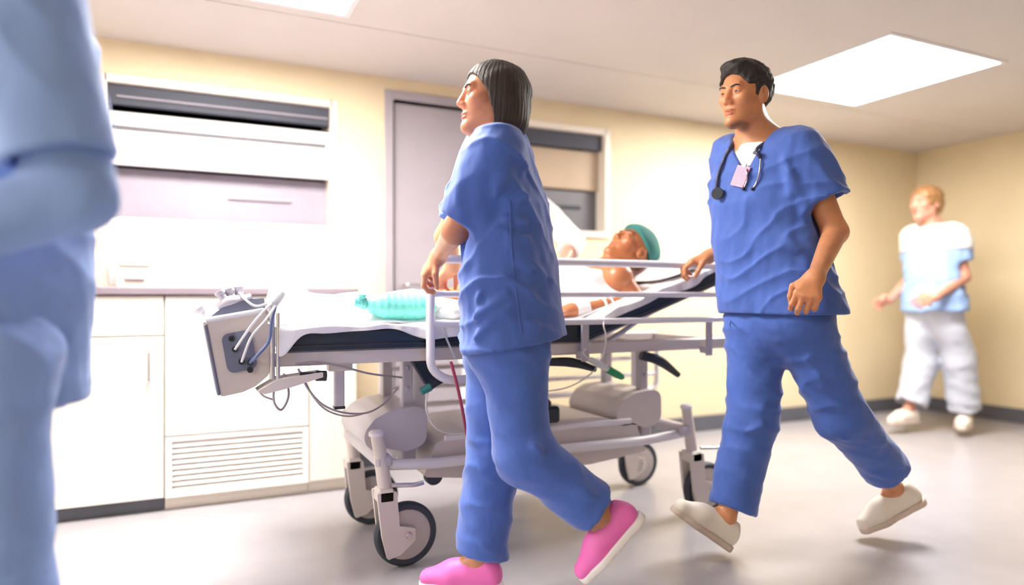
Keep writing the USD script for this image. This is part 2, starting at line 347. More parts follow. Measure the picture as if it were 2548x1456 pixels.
# ------------------------------------------------------------------ people
LEFT, NEAR, Zp = -RT, -FW, V(0, 0, 1)                  # towards the picture's left, towards the viewer, up
def head_sdf(q, jaw=1.0):
    m = lambda c, r: smin(ell(q, (c[0], c[1], c[2]), r), ell(q, (c[0], -c[1], c[2]), r), .004)
    d = ell(q, (-.014, 0, .03), (.1, .077, .09))
    d = smin(d, ell(q, (.026, 0, -.035), (.064, .060, .08)), .03)
    d = smin(d, cone(q, (.058, 0, -.1), (.072, 0, -.1), .020 * jaw), .025)
    d = smin(d, smin(cone(q, (.0, .050, -.062), (.06, .012, -.1), .018 * jaw, .016), cone(q, (.0, -.050, -.062), (.06, -.012, -.1), .018 * jaw, .016), .01), .025)
    d = smin(d, m((.055, .044, -.014), (.026, .022, .02)), .02)                       # cheekbones
    d = smin(d, cone(q, (.078, -.036, .027), (.078, .036, .027), .011), .016)           # brow
    d = smax(d, -m((.099, .031, .006), (.016, .019, .0125)), .014)                      # eye sockets
    d = smin(d, m((.0745, .031, .007), (.0160, .0168, .0145)), .003)                    # lids
    d = smax(d, -m((.0925, .0315, .0052), (.0095, .0120, .0036)), .002)                  # lid opening
    d = smin(d, cone(q, (.086, 0, .018), (.1025, 0, -.026), .0075, .0112), .012)         # nose
    d = smin(d, m((.0915, .0125, -.031), (.012, .008, .008)), .008)
    d = smax(d, -m((.0985, .0065, -.041), (.006, .0042, .004)), .003)
    d = smin(d, ell(q, (.0835, 0, -.0595), (.0105, .023, .0050)), .006)                    # lips
    d = smin(d, ell(q, (.082, 0, -.0712), (.011, .0195, .0058)), .006)
    d = smax(d, -ell(q, (.1, 0, -.0655), (.012, .022, .0016)), .003)
    for s in (1, -1):                                                                   # ears
        e = ell(q, (-.012, s * .0795, -.004), (.020, .0085, .032), frame((1, s * -.25, 0), (.18, 0, 1)))
        e = smax(e, -ell(q, (-.006, s * .0885, -.001), (.0125, .0085, .0215)), .004)
        e = smin(e, ell(q, (-.004, s * .082, -.012), (.006, .005, .008)), .004)
        d = smin(d, e, .008)
    return d
def hair_short(q):
    d = ell(q, (-.016, 0, .036), (.113, .087, .1)) - .005 * wob(q, 80, 3) - .0022 * wob(q, 170, 4)
    d = smin(d, ell(q, (.05, 0, .105), (.05, .06, .025)) - .003 * wob(q, 110, 8), .03)       # swept-up front
    cut = ell(q, (.092, 0, -.004), (.062, .085, .078))
    cut = np.minimum(cut, np.maximum(q[:, 2] + .012 - .25 * np.maximum(-q[:, 0] - .02, 0), -(q[:, 0] + .042)))
    cut = np.minimum(cut, np.maximum(q[:, 2] - .03, -(q[:, 0] - .028)))
    cut = np.minimum(cut, ell(q, (-.012, .1, -.004), (.026, .04, .038))); cut = np.minimum(cut, ell(q, (-.012, -.1, -.004), (.026, .04, .038)))
    cut = np.minimum(cut, q[:, 2] + .078) + .004 * wob(q, 75, 21)
    return smax(d, -cut, .012)
def hair_bob(q):
    an_ = np.arctan2(q[:, 1], q[:, 0] + .02); st = .0006 * (np.sin(an_ * 41 + 3 * wob(q, 14, 5)) + np.sin(an_ * 67 + 4 * wob(q, 18, 7)) + np.sin(an_ * 93 + 1))
    d = ell(q, (-.02, 0, .034), (.116, .098, .1))
    d = smin(d, ell(q, (-.045, 0, -.06), (.088, .1, .085)), .05)
    d = smin(d, smin(ell(q, (-.012, .074, -.03), (.045, .022, .085)), ell(q, (-.012, -.074, -.03), (.045, .022, .085)), .01), .04) - st - .003 * wob(q, 40, 6)
    cut = ell(q, (.1, 0, -.038), (.113, .105, .112))
    cut = smin(cut, ell(q, (.088, 0, -.095), (.118, .115, .095)), .05)
    cut = np.minimum(cut, q[:, 2] + .122 + .2 * np.maximum(q[:, 0] + .05, 0))
    return smax(d, -cut, .01)
def hair_cropped(q):
    d = ell(q, (-.02, 0, .034), (.114, .092, .1)); d = smin(d, ell(q, (-.06, 0, -.03), (.06, .075, .07)), .04)
    d = d - .005 * wob(q, 60, 9)
    cut = ell(q, (.098, 0, -.02), (.075, .09, .085))
    cut = np.minimum(cut, np.maximum(q[:, 2] + .03, -(q[:, 0] + .03)))
    return smax(d, -cut, .01)
def cap_sdf(q):
    d = ell(q, (-.018, 0, .045), (.118, .094, .098)) - .003 * wob(q, 45, 2)
    return smax(d, -(q[:, 2] - .030 - .32 * q[:, 0]), .006)

def hand_chains(w, X, Zb, thumb, curl, s=1.0, tcurl=.5, spread=.06):
    X = unit(X); Y = unit(np.cross(Zb, X)) * thumb; Zb = unit(np.cross(X, Y) * thumb); ch = []
    for i, (y, l) in enumerate(((.031, .92), (.0105, 1.0), (-.0105, .94), (-.030, .78))):
        p = w + s * (X * (.088 - .006 * abs(i - 1)) + Y * y); pts = [p]; a = 0
        for k, L in enumerate((.044, .027, .022)):
            a += curl[k] * (1 + .08 * i); dr = X * math.cos(a) - Zb * math.sin(a) + Y * spread * (1.5 - i) * math.cos(a)
            p = p + s * l * L * unit(dr); pts.append(p)
        ch.append((pts, [.0098 * s, .0092 * s, .0082 * s, .0068 * s]))
    p0 = w + s * (X * .022 + Y * .024 - Zb * .004); p1 = p0 + s * .042 * unit(X * .62 + Y * .62 - Zb * .35)
    p2 = p1 + s * .033 * unit(X * .85 + Y * (.4 - tcurl) - Zb * (.35 + tcurl)); p3 = p2 + s * .026 * unit(X * .8 + Y * (.1 - 1.2 * tcurl) - Zb * (.4 + tcurl))
    ch.append(([p0, p1, p2, p3], [.0135 * s, .0115 * s, .0100 * s, .0076 * s]))
    return X, Y, Zb, ch
def hand_sdf(p, w, el, hd, s):
    X, Y, Zb, ch = hand_chains(w, *hd['d'], hd['thumb'], hd['curl'], s, hd.get('tcurl', .5))
    d = None
    for pts, _ in ch[:4]:
        e = cone(p, w + (pts[0] - w) * .12, pts[0], .0145 * s, .0125 * s); d = e if d is None else smin(d, e, .02)
    d = smin(d, cone(p, w + s * (X * .02 + Y * .02 - Zb * .006), w + s * (X * .05 + Y * .028 - Zb * .008), .015 * s), .02)
    for pts, rs in ch: d = smin(d, chain(p, pts, rs, .004), .006)
    return smin(d, forearm(p, w, el, s), .028)
def forearm(p, w, el, s): return cone(p, el, w, .041 * s, .0255 * s, None, 1)

def person(name, label, S):
    s = S.get('s', 1.0); base = S['base']; t = thing(name, label, 'person', base)
    R = frame(S['hf'], S.get('hu', (0, 0, 1))); hc = S['hc']; hs = S.get('hs', 1.0)
    loc = lambda p: (p - hc) @ R.T / hs
    wl = lambda *a: hc + (np.array(a) * hs) @ R
    sh, el, wr, hip, kn, an = (S[k] for k in ('sh', 'el', 'wr', 'hip', 'kn', 'an')); nb = S['nb']
    sk0 = wl(-.022, 0, -.05); pel = (hip[0] + hip[1]) / 2
    lat, fw = S['lat'], S['fwd']
    neck = lambda p: smin(cone(p, sk0, nb, .054 * s, .060 * s), smin(cone(p, wl(.0, .045, -.05), nb + lat * .02 + fw * .03, .018, .02), cone(p, wl(.0, -.045, -.05), nb - lat * .02 + fw * .03, .018, .02), .02), .03)
    tor = lambda p: smin(cone(p, sh[0], sh[1], .05 * s), smin(cone(p, nb - V(0, 0, .06), pel, .085 * s, .1 * s, lat, 1.25), smin(cone(p, sh[0], nb, .05 * s, .05 * s), cone(p, sh[1], nb, .05 * s, .05 * s), .04), .05), .06)
    fh = lambda p: smin(head_sdf(loc(p), S.get('jaw', 1)) * hs, smin(neck(p), tor(p), .04), .02)
    G = [sdf_mesh(fh, np.minimum(hc - .15, nb - .1), np.maximum(hc + .15, nb + .1), S.get('hh', .0027))]
    for i in (0, 1):
        fa = lambda p, i=i: smin(smin(cone(p, sh[i], el[i], .052 * s, .041 * s), forearm(p, wr[i], el[i], s), .02), hand_sdf(p, wr[i], el[i], S['hand'][i], s), .004)
        pts = np.array([sh[i], el[i], wr[i]]); G.append(sdf_mesh(fa, pts.min(0) - .09, pts.max(0) + .09, .006) if not S.get('hands', True) else sdf_mesh(
            lambda p, i=i: smin(cone(p, sh[i], el[i], .052 * s, .041 * s), forearm(p, wr[i], el[i], s), .02), pts.min(0) - .09, pts.max(0) + .09, .006))
        if S.get('hands', True):
            hp = wr[i] + unit(S['hand'][i]['d'][0]) * .07
            G.append(sdf_mesh(lambda p, i=i: hand_sdf(p, wr[i], wr[i] + (el[i] - wr[i]) * .45, S['hand'][i], s) if False else hand_sdf(p, wr[i], el[i], S['hand'][i], s), hp - .125, hp + .125, .0026))
    def low(p):
        d = tor(p)
        for i in (0, 1):
            d = smin(d, smin(cone(p, hip[i], kn[i], .075 * s, .052 * s), cone(p, kn[i], an[i], .05 * s, .034 * s), .03), .06)
            d = smin(d, cone(p, an[i], an[i] + unit(S['foot'][i][0]) * .12 - S['foot'][i][1] * .05, .034, .025), .02)
        return d
    allp = np.array([*sh, *hip, *kn, *an]); G.append(sdf_mesh(low, allp.min(0) - .17, allp.max(0) + .14, .012))
    body = trimesh.util.concatenate(G); q = loc(np.asarray(body.vertices)); tint = np.ones((len(q), 3))
    near = (np.linalg.norm(q, axis=1) < .17)
    def paint(mask, col): tint[mask] = tint[mask] * np.array(col)
    lip = (np.minimum(ell(q, (.092, 0, -.060), (.012, .0225, .006)), ell(q, (.090, 0, -.0725), (.012, .0195, .0075))) < .001)
    paint(near & lip, S.get('lip', (.85, .55, .6)))
    if S.get('stubble'): 
        w = np.clip(1 - ell(q, (.045, 0, -.118), (.045, .04, .022)) / .014, 0, 1) * near * .8
        tint *= 1 - w[:, None] * (1 - np.array([.30, .33, .42]))
    bp = part(t, 'body', body, S['skin'], True, tint=tint)
    xs = np.linspace(.04, .13, 181)
    surf = lambda y, z: xs[np.nonzero(head_sdf(np.stack([xs, 0 * xs + y, 0 * xs + z], 1), S.get('jaw', 1)) < 0)[0].max()]
    for sd in (1, -1):
        e = part(t, 'eye', trimesh.creation.icosphere(3, .0118 * hs).apply_translation(wl(.0755, sd * .031, .0065)), 'eye_white', True)
        g = unit(V(1, S.get('gaze', (0, -.05))[0], S.get('gaze', (0, -.05))[1]) @ R)
        part(e, 'iris', lathe([(0, .0028), (.003, .0026), (.0055, .0013), (.0058, 0), (0, -.001)], wl(.0755, sd * .031, .0065) + g * .0101 * hs, g, 20), 'iris', True)
        part(t, 'eyebrow', tube([wl(surf(y, z) + .0006, sd * y, z) for y, z in ((.012, .0235), (.021, .0265), (.031, .0285), (.040, .0275), (.047, .0235))], [.0022, .0034, .0034, .0027, .0014], 8), S['hair'][1], True)
    if S['hair'][0]:
        part(t, S.get('hairname', 'hair'), sdf_mesh(lambda p: S['hair'][0](loc(p)) * hs, hc - .16, hc + .16, .003), S['hair'][1] if 'hairmat' not in S else S['hairmat'], True)
    # clothes
    T = S.get('tunic')
    if T:
        hemz, hp, folds = T['hem'], T.get('tilt', V(0, 0, 0)), T.get('folds', [])
        dirs = [unit(T['cuff'][i] - sh[i]) for i in (0, 1)]
        def tun(p, off=0.0, solid=False):
            dl = loft(p, T['rings'], lat, fw)
            top = T['rings'][-1][0][2]
            d = smax(dl, p[:, 2] - top - .01, .05)
            d = smin(d, smin(cone(p, nb - V(0, 0, .035) + (sh[0] - nb) * .3, sh[0] - V(0, 0, .012), .062 * s, .058 * s), cone(p, nb - V(0, 0, .035) + (sh[1] - nb) * .3, sh[1] - V(0, 0, .012), .062 * s, .058 * s), .05), .06)
            if 'nape' in T: d = smin(d, cone(p, nb + V(0, 0, -.03), nb + T['nape'], .07, .062), .05)
            for i in (0, 1):
                r0, r1 = T['sr'][i]
                e = cone(p, sh[i], T['cuff'][i], r0, r1)
                d = smin(d, smax(e, (p - T['cuff'][i]) @ dirs[i] + .003 * wob(p, 14, 11), .006), .045)
            d = d - ridges(p, folds) - T.get('cr', .007) * crease(p, T.get('cax', (.3, .3, .9)), T.get('cs', 38), T.get('seed', 1)) - T.get('amp', .004) * wob(p, T.get('freq', 22), T.get('seed', 1)) - .0022 * wob(p, 60, 7) + off
            if solid: return d
            hem = (hemz + (p - pel) @ hp + T.get('wave', .006) * wob(p, 16, 4)) - p[:, 2]
            d = smax(d, hem, .005)
            d = np.maximum(d, -np.maximum(dl + .011, -(hem + .07)))
            for i in (0, 1):
                d = np.maximum(d, -cone(p, T['cuff'][i] - dirs[i] * .05, T['cuff'][i] + dirs[i] * .2, T['sr'][i][1] - .017, T['sr'][i][1] - .010))
            nd = cone(p, nb + T.get('nshift', V(0, 0, 0)), sk0 + V(0, 0, .05), T.get('nr', .066))
            if 'vz' in T:
                l, f, z = (p - nb) @ lat, (p - nb) @ fw, p[:, 2] - T['vz']
                nd = np.minimum(nd, np.maximum(np.abs(l) - T.get('vs', .52) * z, np.maximum(-f - .0, -z)) * .85)
            return smax(d, -nd, .008)
        S['tunic_sdf'] = tun
        pts = np.array([r[0] for r in T['rings']] + [*T['cuff'], *sh]); lo, hi = pts.min(0) - .26, pts.max(0) + .24; lo[2] = max(lo[2], hemz - .12)
        tp = part(t, T.get('name', 'tunic'), sdf_mesh(tun, lo, hi, T.get('h', .0065)), T['mat'], True)
        S['tunic_path'] = tp
        if 'under' in T:
            part(t, 'undershirt', sdf_mesh(lambda p: smax(smin(tun(p, .012, True), cone(p, nb - V(0, 0, .05) + fw * .004, nb + unit(sk0 - nb) * .012 + fw * .004, .082 * s, .0725 * s), .02), smax(-cone(p, nb + unit(sk0 - nb) * .06, sk0 + V(0, 0, .06), .066 * s, .066 * s), nb[2] - .22 - p[:, 2], .01), .004), nb - .26, nb + .2, .005), T['under'], True)
    P = S.get('pants')
    if P:
        dk = [unit(an[i] - kn[i]) for i in (0, 1)]
        def tro(p):
            d = smin(ell(p, pel + V(0, 0, .03), (P.get('pd', .13), .175, .16), np.array([fw, lat, Zp])), cone(p, hip[0], hip[1], P['r'][0] * .95), .05); out = None
            for i in (0, 1):
                e = smin(cone(p, hip[i], kn[i], P['r'][0], P['r'][1]), smax(cone(p, kn[i], P['cuff'][i], P['r'][1], P['r'][2]), (p - P['cuff'][i]) @ dk[i] + .003 * wob(p, 14, 3), .006), .035)
                out = e if out is None else smin(out, e, .02)
            d = smin(d, out, .05); d = smax(d, p[:, 2] - pel[2] - .12, .02)
            d = d - ridges(p, P.get('folds', [])) - P.get('cr', .008) * crease(p, (.35, .2, .9), P.get('cs', 36), P.get('seed', 5) + 20) - P.get('amp', .006) * wob(p * V(1, 1, .7), 20, P.get('seed', 5)) - .0025 * wob(p, 55, 8)
            for i in (0, 1):
                d = np.maximum(d, -cone(p, P['cuff'][i] - dk[i] * .05, P['cuff'][i] + dk[i] * .2, P['r'][2] - .02, P['r'][2] - .01))
            return d
        pts = np.array([*hip, *kn, *P['cuff'], pel + V(0, 0, .1)])
        part(t, 'trousers', sdf_mesh(tro, pts.min(0) - .2, pts.max(0) + .18, P.get('h', .0075)), P['mat'], True)
    if S.get('shoe'):
        for i in (0, 1):
            B = frame(S['foot'][i][0], S['foot'][i][1]); o = an[i] - S['foot'][i][1] * .088 * s
            lo_ = lambda p: (p - o) @ B.T / s
            def upper(p):
                q = lo_(p); d = smin(cone(q, (-.045, 0, .042), (.1, 0, .035), .036, .041, V(0, 1, 0), 1.05), cone(q, (.1, 0, .035), (.165, .006, .028), .041, .03, V(0, 1, 0), 1.1), .02)
                d = smin(d, cone(q, (-.028, 0, .075), (.07, 0, .055), .036, .036), .03)
                d = smax(d, -ell(q, (-.015, 0, .125), (.05, .03, .03)), .008); return smax(d, .012 - q[:, 2], .004) * s
            def sole(p):
                q = lo_(p); z = q[:, 2]; q = q * V(1, 1, 0)
                d = smin(cone(q, (-.045, 0, 0), (.03, 0, 0), .040, .036), cone(q, (.03, 0, 0), (.1, 0, 0), .036, .046), .03); d = smin(d, cone(q, (.1, 0, 0), (.163, .006, 0), .046, .034), .03)
                return smax(d, np.abs(z - .008) - .012, .004) * s
            g = part(t, 'shoe', sdf_mesh(upper, o - .24, o + .24, .0045), S['shoe'], True)
            part(g, 'sole', sdf_mesh(sole, o - .24, o + .24, .0045), S.get('solemat', 'sole'), True)
    return t
def hit(f, px, py, off=.0, z0=1.2, z1=4.0):          # the first point of a surface under a pixel, lifted by off
    o = C(px, py, 0.0) if False else V(0, 0, EYE); dr = unit(C(px, py, 1.0) - o); t = z0
    for _ in range(160):
        d = float(f((o + dr * t)[None])[0]) - off
        if d < .0008: break
        t += max(d * .6, .0008)
        if t > z1: break
    return o + dr * t

# --- the woman pushing the stretcher
def ring(px, py, Z, a, b): return (C(px, py, Z), a, b)
fwd = unit(LEFT * .985 - NEAR * .17); lat = unit(np.cross(Zp, fwd))
sh = [C(1236, 376, 1.90), C(1212, 368, 2.22)]; el = [C(1132, 575, 2.03), C(1110, 590, 2.42)]; wr = [C(1094, 634, 2.29), C(1128, 660, 2.52)]
hip = [C(1276, 850, 1.98), C(1238, 850, 2.14)]; kn = [C(1302, 1130, 1.96), C(1226, 1150, 2.13)]; an = [C(1505, 1285, 2.0), C(1190, 1395, 2.14)]
wrings = [ring(1286, 990, 2.06, .225, .172), ring(1284, 880, 2.06, .215, .160), ring(1278, 800, 2.06, .203, .152), ring(1268, 700, 2.06, .195, .146), ring(1262, 610, 2.06, .190, .138), ring(1264, 520, 2.06, .19, .124), ring(1256, 440, 2.06, .185, .1), ring(1248, 380, 2.06, .15, .08), ring(1240, 335, 2.06, .085, .058)]
Wf = lambda a, b, w, h, Z=1.87: (C(a[0], a[1], Z), C(b[0], b[1], Z), w, h)
S_w = dict(base=V(*C(1240, 1500, 2.06)[:2], 0), hc=C(1221, 251, 2.03), hf=LEFT * .94 + NEAR * .30 + Zp * .09, hs=.9, nb=C(1246, 345, 2.06), fwd=fwd, lat=lat, sh=sh, el=el, wr=wr, hip=hip, kn=kn, an=an, s=.95,
    hand=[dict(d=(LEFT * .55 - Zp * .62 - NEAR * .25, LEFT * .55 + Zp * .62 + NEAR * .35), thumb=1, curl=(.5, .75, .6), tcurl=.4),
          dict(d=(LEFT * .5 - Zp * .5 - NEAR * .4, LEFT * .4 + Zp * .7), thumb=-1, curl=(.6, .8, .6), tcurl=.4)],
    foot=[(LEFT * .68 - Zp * .75, unit(LEFT * .75 + Zp * .66)), (LEFT * .98 - NEAR * .1, Zp)], skin='skin_light', hair=(hair_bob, 'dark_hair'), lip=(.85, .5, .55),
    tunic=dict(rings=wrings, cuff=[C(1158, 545, 1.96), C(1140, 545, 2.36)], sr=[(.077, .076), (.075, .074)], hem=C(0, 858, 2.06)[2], tilt=RT * .16, mat='scrub_blue', amp=.004, freq=18, h=.0052, nr=.058, nape=V(0, 0, .022), wave=.005, seed=2,
        folds=[Wf((1265, 500), (1352, 475), .014, .012), Wf((1262, 545), (1360, 560), .013, .012), Wf((1268, 600), (1372, 585), .012, .010), Wf((1290, 655), (1380, 690), .013, .009),
               Wf((1170, 800), (1260, 735), .014, .011), Wf((1165, 850), (1275, 760), .014, .012), Wf((1240, 850), (1330, 815), .016, .009), Wf((1155, 790), (1190, 735), .012, .008),
               Wf((1180, 385), (1130, 500), .02, .006), Wf((1248, 430), (1222, 560), .018, .010, 1.84), Wf((1320, 410), (1285, 520), .02, .007)]),
    pants=dict(r=(.098, .080, .082), cuff=[C(1478, 1262, 1.99), C(1196, 1375, 2.14)], mat='scrub_blue', amp=.007, seed=5,
        folds=[Wf((1310, 1000), (1345, 1150), .02, .012, 1.84), Wf((1345, 1170), (1470, 1230), .02, .012, 1.9), Wf((1200, 960), (1215, 1130), .02, .01, 2.02), Wf((1330, 1110), (1400, 1150), .015, .012, 1.87)]), shoe='pink_shoe', solemat='white_cloth')
woman = person('person', 'dark-haired woman in royal blue scrubs gripping the stretcher rail', S_w)
ts = S_w['tunic_sdf']
part(woman, 'seam', tube([hit(ts, x, y, .001) for x, y in ((1268, 500), (1272, 600), (1279, 680), (1287, 750), (1298, 830))], .0022, 6), 'scrub_blue', True)

# --- the man with the stethoscope
fwd = unit(LEFT * .74 + NEAR * .67); lat = unit(np.cross(Zp, fwd))
sh = [C(1990, 372, 2.40), C(1822, 385, 2.66)]; el = [C(2078, 578, 2.36), C(1838, 600, 2.80)]; wr = [C(2030, 688, 2.17), C(1768, 637, 2.83)]
hip = [C(1992, 800, 2.46), C(1885, 800, 2.60)]; kn = [C(2092, 1035, 2.50), C(1872, 1045, 2.56)]; an = [C(2228, 1220, 2.68), C(1806, 1290, 2.50)]
Mf = lambda a, b, w, h, Z=2.33: (C(a[0], a[1], Z), C(b[0], b[1], Z), w, h)
mrings = [ring(1948, 870, 2.52, .235, .155), ring(1946, 785, 2.52, .233, .150), ring(1926, 700, 2.52, .218, .138), ring(1906, 600, 2.52, .205, .128), ring(1900, 510, 2.52, .208, .128), ring(1904, 440, 2.52, .212, .124), ring(1906, 390, 2.52, .185, .105), ring(1897, 345, 2.52, .1, .075)]
S_m = dict(base=V(*C(1940, 1390, 2.52)[:2], 0), hs=.95, hc=C(1852, 240, 2.46), hf=LEFT * .84 + NEAR * .54 - Zp * .06, hu=V(0, 0, 1) + RT * .10, nb=C(1888, 350, 2.52), fwd=fwd, lat=lat, sh=sh, el=el, wr=wr, hip=hip, kn=kn, an=an, jaw=1.12, stubble=True, gaze=(.1, -.22),
    hand=[dict(d=(LEFT * .42 - Zp * .62 + NEAR * .35, NEAR * .6 - RT * .1 + Zp * .5), thumb=-1, curl=(.7, .9, .7), tcurl=.5), dict(d=(LEFT * .8 - Zp * .25 - NEAR * .1, Zp * .9 + LEFT * .2), thumb=1, curl=(.45, .8, .7))],
    foot=[(LEFT * .88 - Zp * .46 - NEAR * .05, unit(LEFT * .46 + Zp * .88)), (LEFT * .80 + Zp * .58 + NEAR * .1, unit(Zp * .82 + RT * .57))], skin='skin_tan', hair=(hair_short, 'black_hair'), lip=(.75, .5, .55),
    tunic=dict(rings=mrings, cuff=[C(2052, 500, 2.36), C(1826, 520, 2.76)], sr=[(.085, .082), (.075, .076)], hem=C(0, 782, 2.52)[2], mat='scrub_blue', amp=.005, freq=16, h=.0052, vz=C(0, 425, 2.4)[2], vs=.60, nr=.084, under='white_cloth', seed=6,
        folds=[Mf((1945, 390), (1975, 480), .02, .010), Mf((1965, 430), (2005, 520), .018, .012), Mf((1850, 470), (1960, 480), .02, .008), Mf((1930, 560), (1985, 620), .018, .008), Mf((1870, 640), (1985, 690), .022, .008), Mf((1820, 720), (1930, 760), .02, .007), Mf((1990, 360), (2090, 470), .02, .007, 2.28)]),
    pants=dict(r=(.108, .09, .088), cuff=[C(2205, 1165, 2.63), C(1822, 1268, 2.53)], mat='scrub_blue', amp=.007, seed=12,
        folds=[Mf((1830, 830), (1905, 880), .018, .012, 2.47), Mf((1835, 960), (1900, 1010), .018, .012, 2.45), Mf((1840, 1090), (1895, 1060), .016, .012, 2.45), Mf((1800, 1150), (1860, 1200), .016, .012, 2.43), Mf((2010, 900), (2090, 1020), .02, .012, 2.38), Mf((2060, 1090), (2150, 1120), .016, .012, 2.42)]), shoe='shoe_white')
man = person('person', 'dark-haired man in blue scrubs with a stethoscope, walking beside the stretcher', S_m)
ts = S_m['tunic_sdf']; hm = lambda x, y, o=.006: hit(ts, x, y, o)
st = thing('stethoscope', 'dark stethoscope hung round the neck of the walking man', 'stethoscope', hm(1835, 440))
nbk = S_m['nb'] - S_m['fwd'] * .085 + Zp * .03
part(st, 'tubing', tube([hm(1782, 472), hm(1786, 440), hm(1800, 400), hm(1818, 365), S_m['nb'] + lat * -.075 + Zp * .01 + fwd * .02, nbk, S_m['nb'] + lat * .088 + Zp * .008 - fwd * .01, S_m['nb'] + lat * .082 - Zp * .012 + fwd * .05, hm(1888, 366), hm(1881, 380)], .0062, 10), 'stetho_tube', True)
cp = hm(1786, 482, .012)
part(st, 'chest_piece', lathe([(0, -.012), (.010, -.012), (.014, -.006), (.021, -.004), (.023, .004), (.021, .009), (0, .009)], cp, NEAR + LEFT * .6, 28), 'black_plastic')
part(st, 'yoke', tube([hm(1868, 392), hm(1880, 379, .01), hm(1893, 392)], .0066, 10), 'stetho_tube', True)
for pts in (((1868, 392), (1860, 420), (1858, 450), (1850, 470)), ((1893, 392), (1890, 425), (1882, 455), (1872, 470))):
    e = part(st, 'ear_tube', tube([hm(*p, .005) for p in pts], .0032, 8), 'stetho_metal', True)
    part(e, 'ear_tip', trimesh.creation.icosphere(2, .0062).apply_translation(hm(*pts[-1], .006)), 'black_plastic', True)
bc = [hm(1828, 412, .004), hm(1868, 420, .004), hm(1856, 470, .004), hm(1824, 456, .004)]
ux = unit(bc[1] - bc[0]); uy = unit(np.cross(np.cross(ux, bc[3] - bc[0]), ux)); bn = unit(np.cross(ux, uy)); bn = bn if bn @ NEAR > 0 else -bn; bcen = sum(bc) / 4 + bn * .004
bd = thing('name_badge', 'pink striped card badge clipped to the man\'s scrub top below the collar', 'badge', bcen)
part(bd, 'card', obox(bcen, (ux, uy, bn), (.028, .038, .0015), .001), 'badge_pink')
for k in range(7): part(bd, 'stripe', obox(bcen + ux * (-.021 + .007 * k) + bn * .0016, (ux, uy, bn), (.0011, .034, .0004), .0002), 'badge_line')
part(bd, 'clip', obox(bcen - uy * .04 + bn * .001, (ux, uy, bn), (.008, .007, .003), .001), 'stetho_metal')
part(man, 'drawstring', tube([hm(1815, 790, .0), C(1815, 800, 2.45), C(1818, 815, 2.45)], .002, 6), 'scrub_blue', True)

# --- the blurred staff member at the right
fwd = unit(LEFT * .80 + NEAR * .35); lat = unit(np.cross(Zp, fwd)); Zb = 4.8
sh = [C(2375, 590, 4.70), C(2278, 590, 4.98)]; el = [C(2398, 690, 4.66), C(2268, 690, 5.02)]; wr = [C(2330, 738, 4.55), C(2215, 745, 4.88)]
hip = [C(2345, 760, 4.74), C(2300, 760, 4.88)]; kn = [C(2385, 890, 4.74), C(2290, 905, 4.86)]; an = [C(2402, 1030, 4.76), C(2262, 1020, 4.80)]
brings = [ring(2325, 810, 4.8, .215, .17), ring(2325, 760, 4.8, .215, .165), ring(2325, 690, 4.8, .195, .15), ring(2325, 640, 4.8, .195, .148), ring(2325, 600, 4.8, .18, .12), ring(2322, 570, 4.8, .09, .075)]
S_b = dict(base=V(*C(2320, 1080, 4.8)[:2], 0), hc=C(2302, 507, 4.8), hf=LEFT * .93 + NEAR * .3, hs=1.0, nb=C(2320, 568, 4.82), fwd=fwd, lat=lat, sh=sh, el=el, wr=wr, hip=hip, kn=kn, an=an, s=.98,
    hand=[dict(d=(LEFT * .9 - Zp * .3, NEAR + Zp * .3), thumb=-1, curl=(.4, .5, .4)), dict(d=(LEFT * .9 - Zp * .3, -NEAR + Zp * .3), thumb=1, curl=(.4, .5, .4))],
    foot=[(LEFT * .55 + NEAR * .6, Zp), (LEFT * .9 + NEAR * .3, Zp)], skin='skin_pink', hair=(hair_cropped, 'blond_hair'),
    tunic=dict(rings=brings, cuff=[C(2388, 650, 4.68), C(2272, 650, 5.0)], sr=[(.088, .082), (.085, .08)], hem=C(0, 775, 4.8)[2], mat='sky_cloth', amp=.005, nr=.07, h=.01, folds=[Wf((2290, 700), (2380, 690), .03, .01, 4.62), Wf((2290, 740), (2390, 735), .03, .01, 4.62)]),
    pants=dict(r=(.115, .1, .098), cuff=[C(2400, 1020, 4.76), C(2266, 1005, 4.81)], mat='grey_cloth', amp=.009, h=.011), shoe='shoe_white')
staff = person('person', 'light-haired staff member in pale blue top and grey trousers near the end wall', S_b)
# white shoulder cape over the tunic
part(staff, 'white_yoke', sdf_mesh(lambda p: smax(smax(S_b['tunic_sdf'](p, -.010, True), C(0, 624, 4.8)[2] + .01 * wob(p, 14, 3) - p[:, 2], .008), -cone(p, S_b['nb'], S_b['hc'], .075), .006), C(2325, 600, 4.8) - .42, C(2325, 600, 4.8) + .35, .01), 'white_cloth', True)

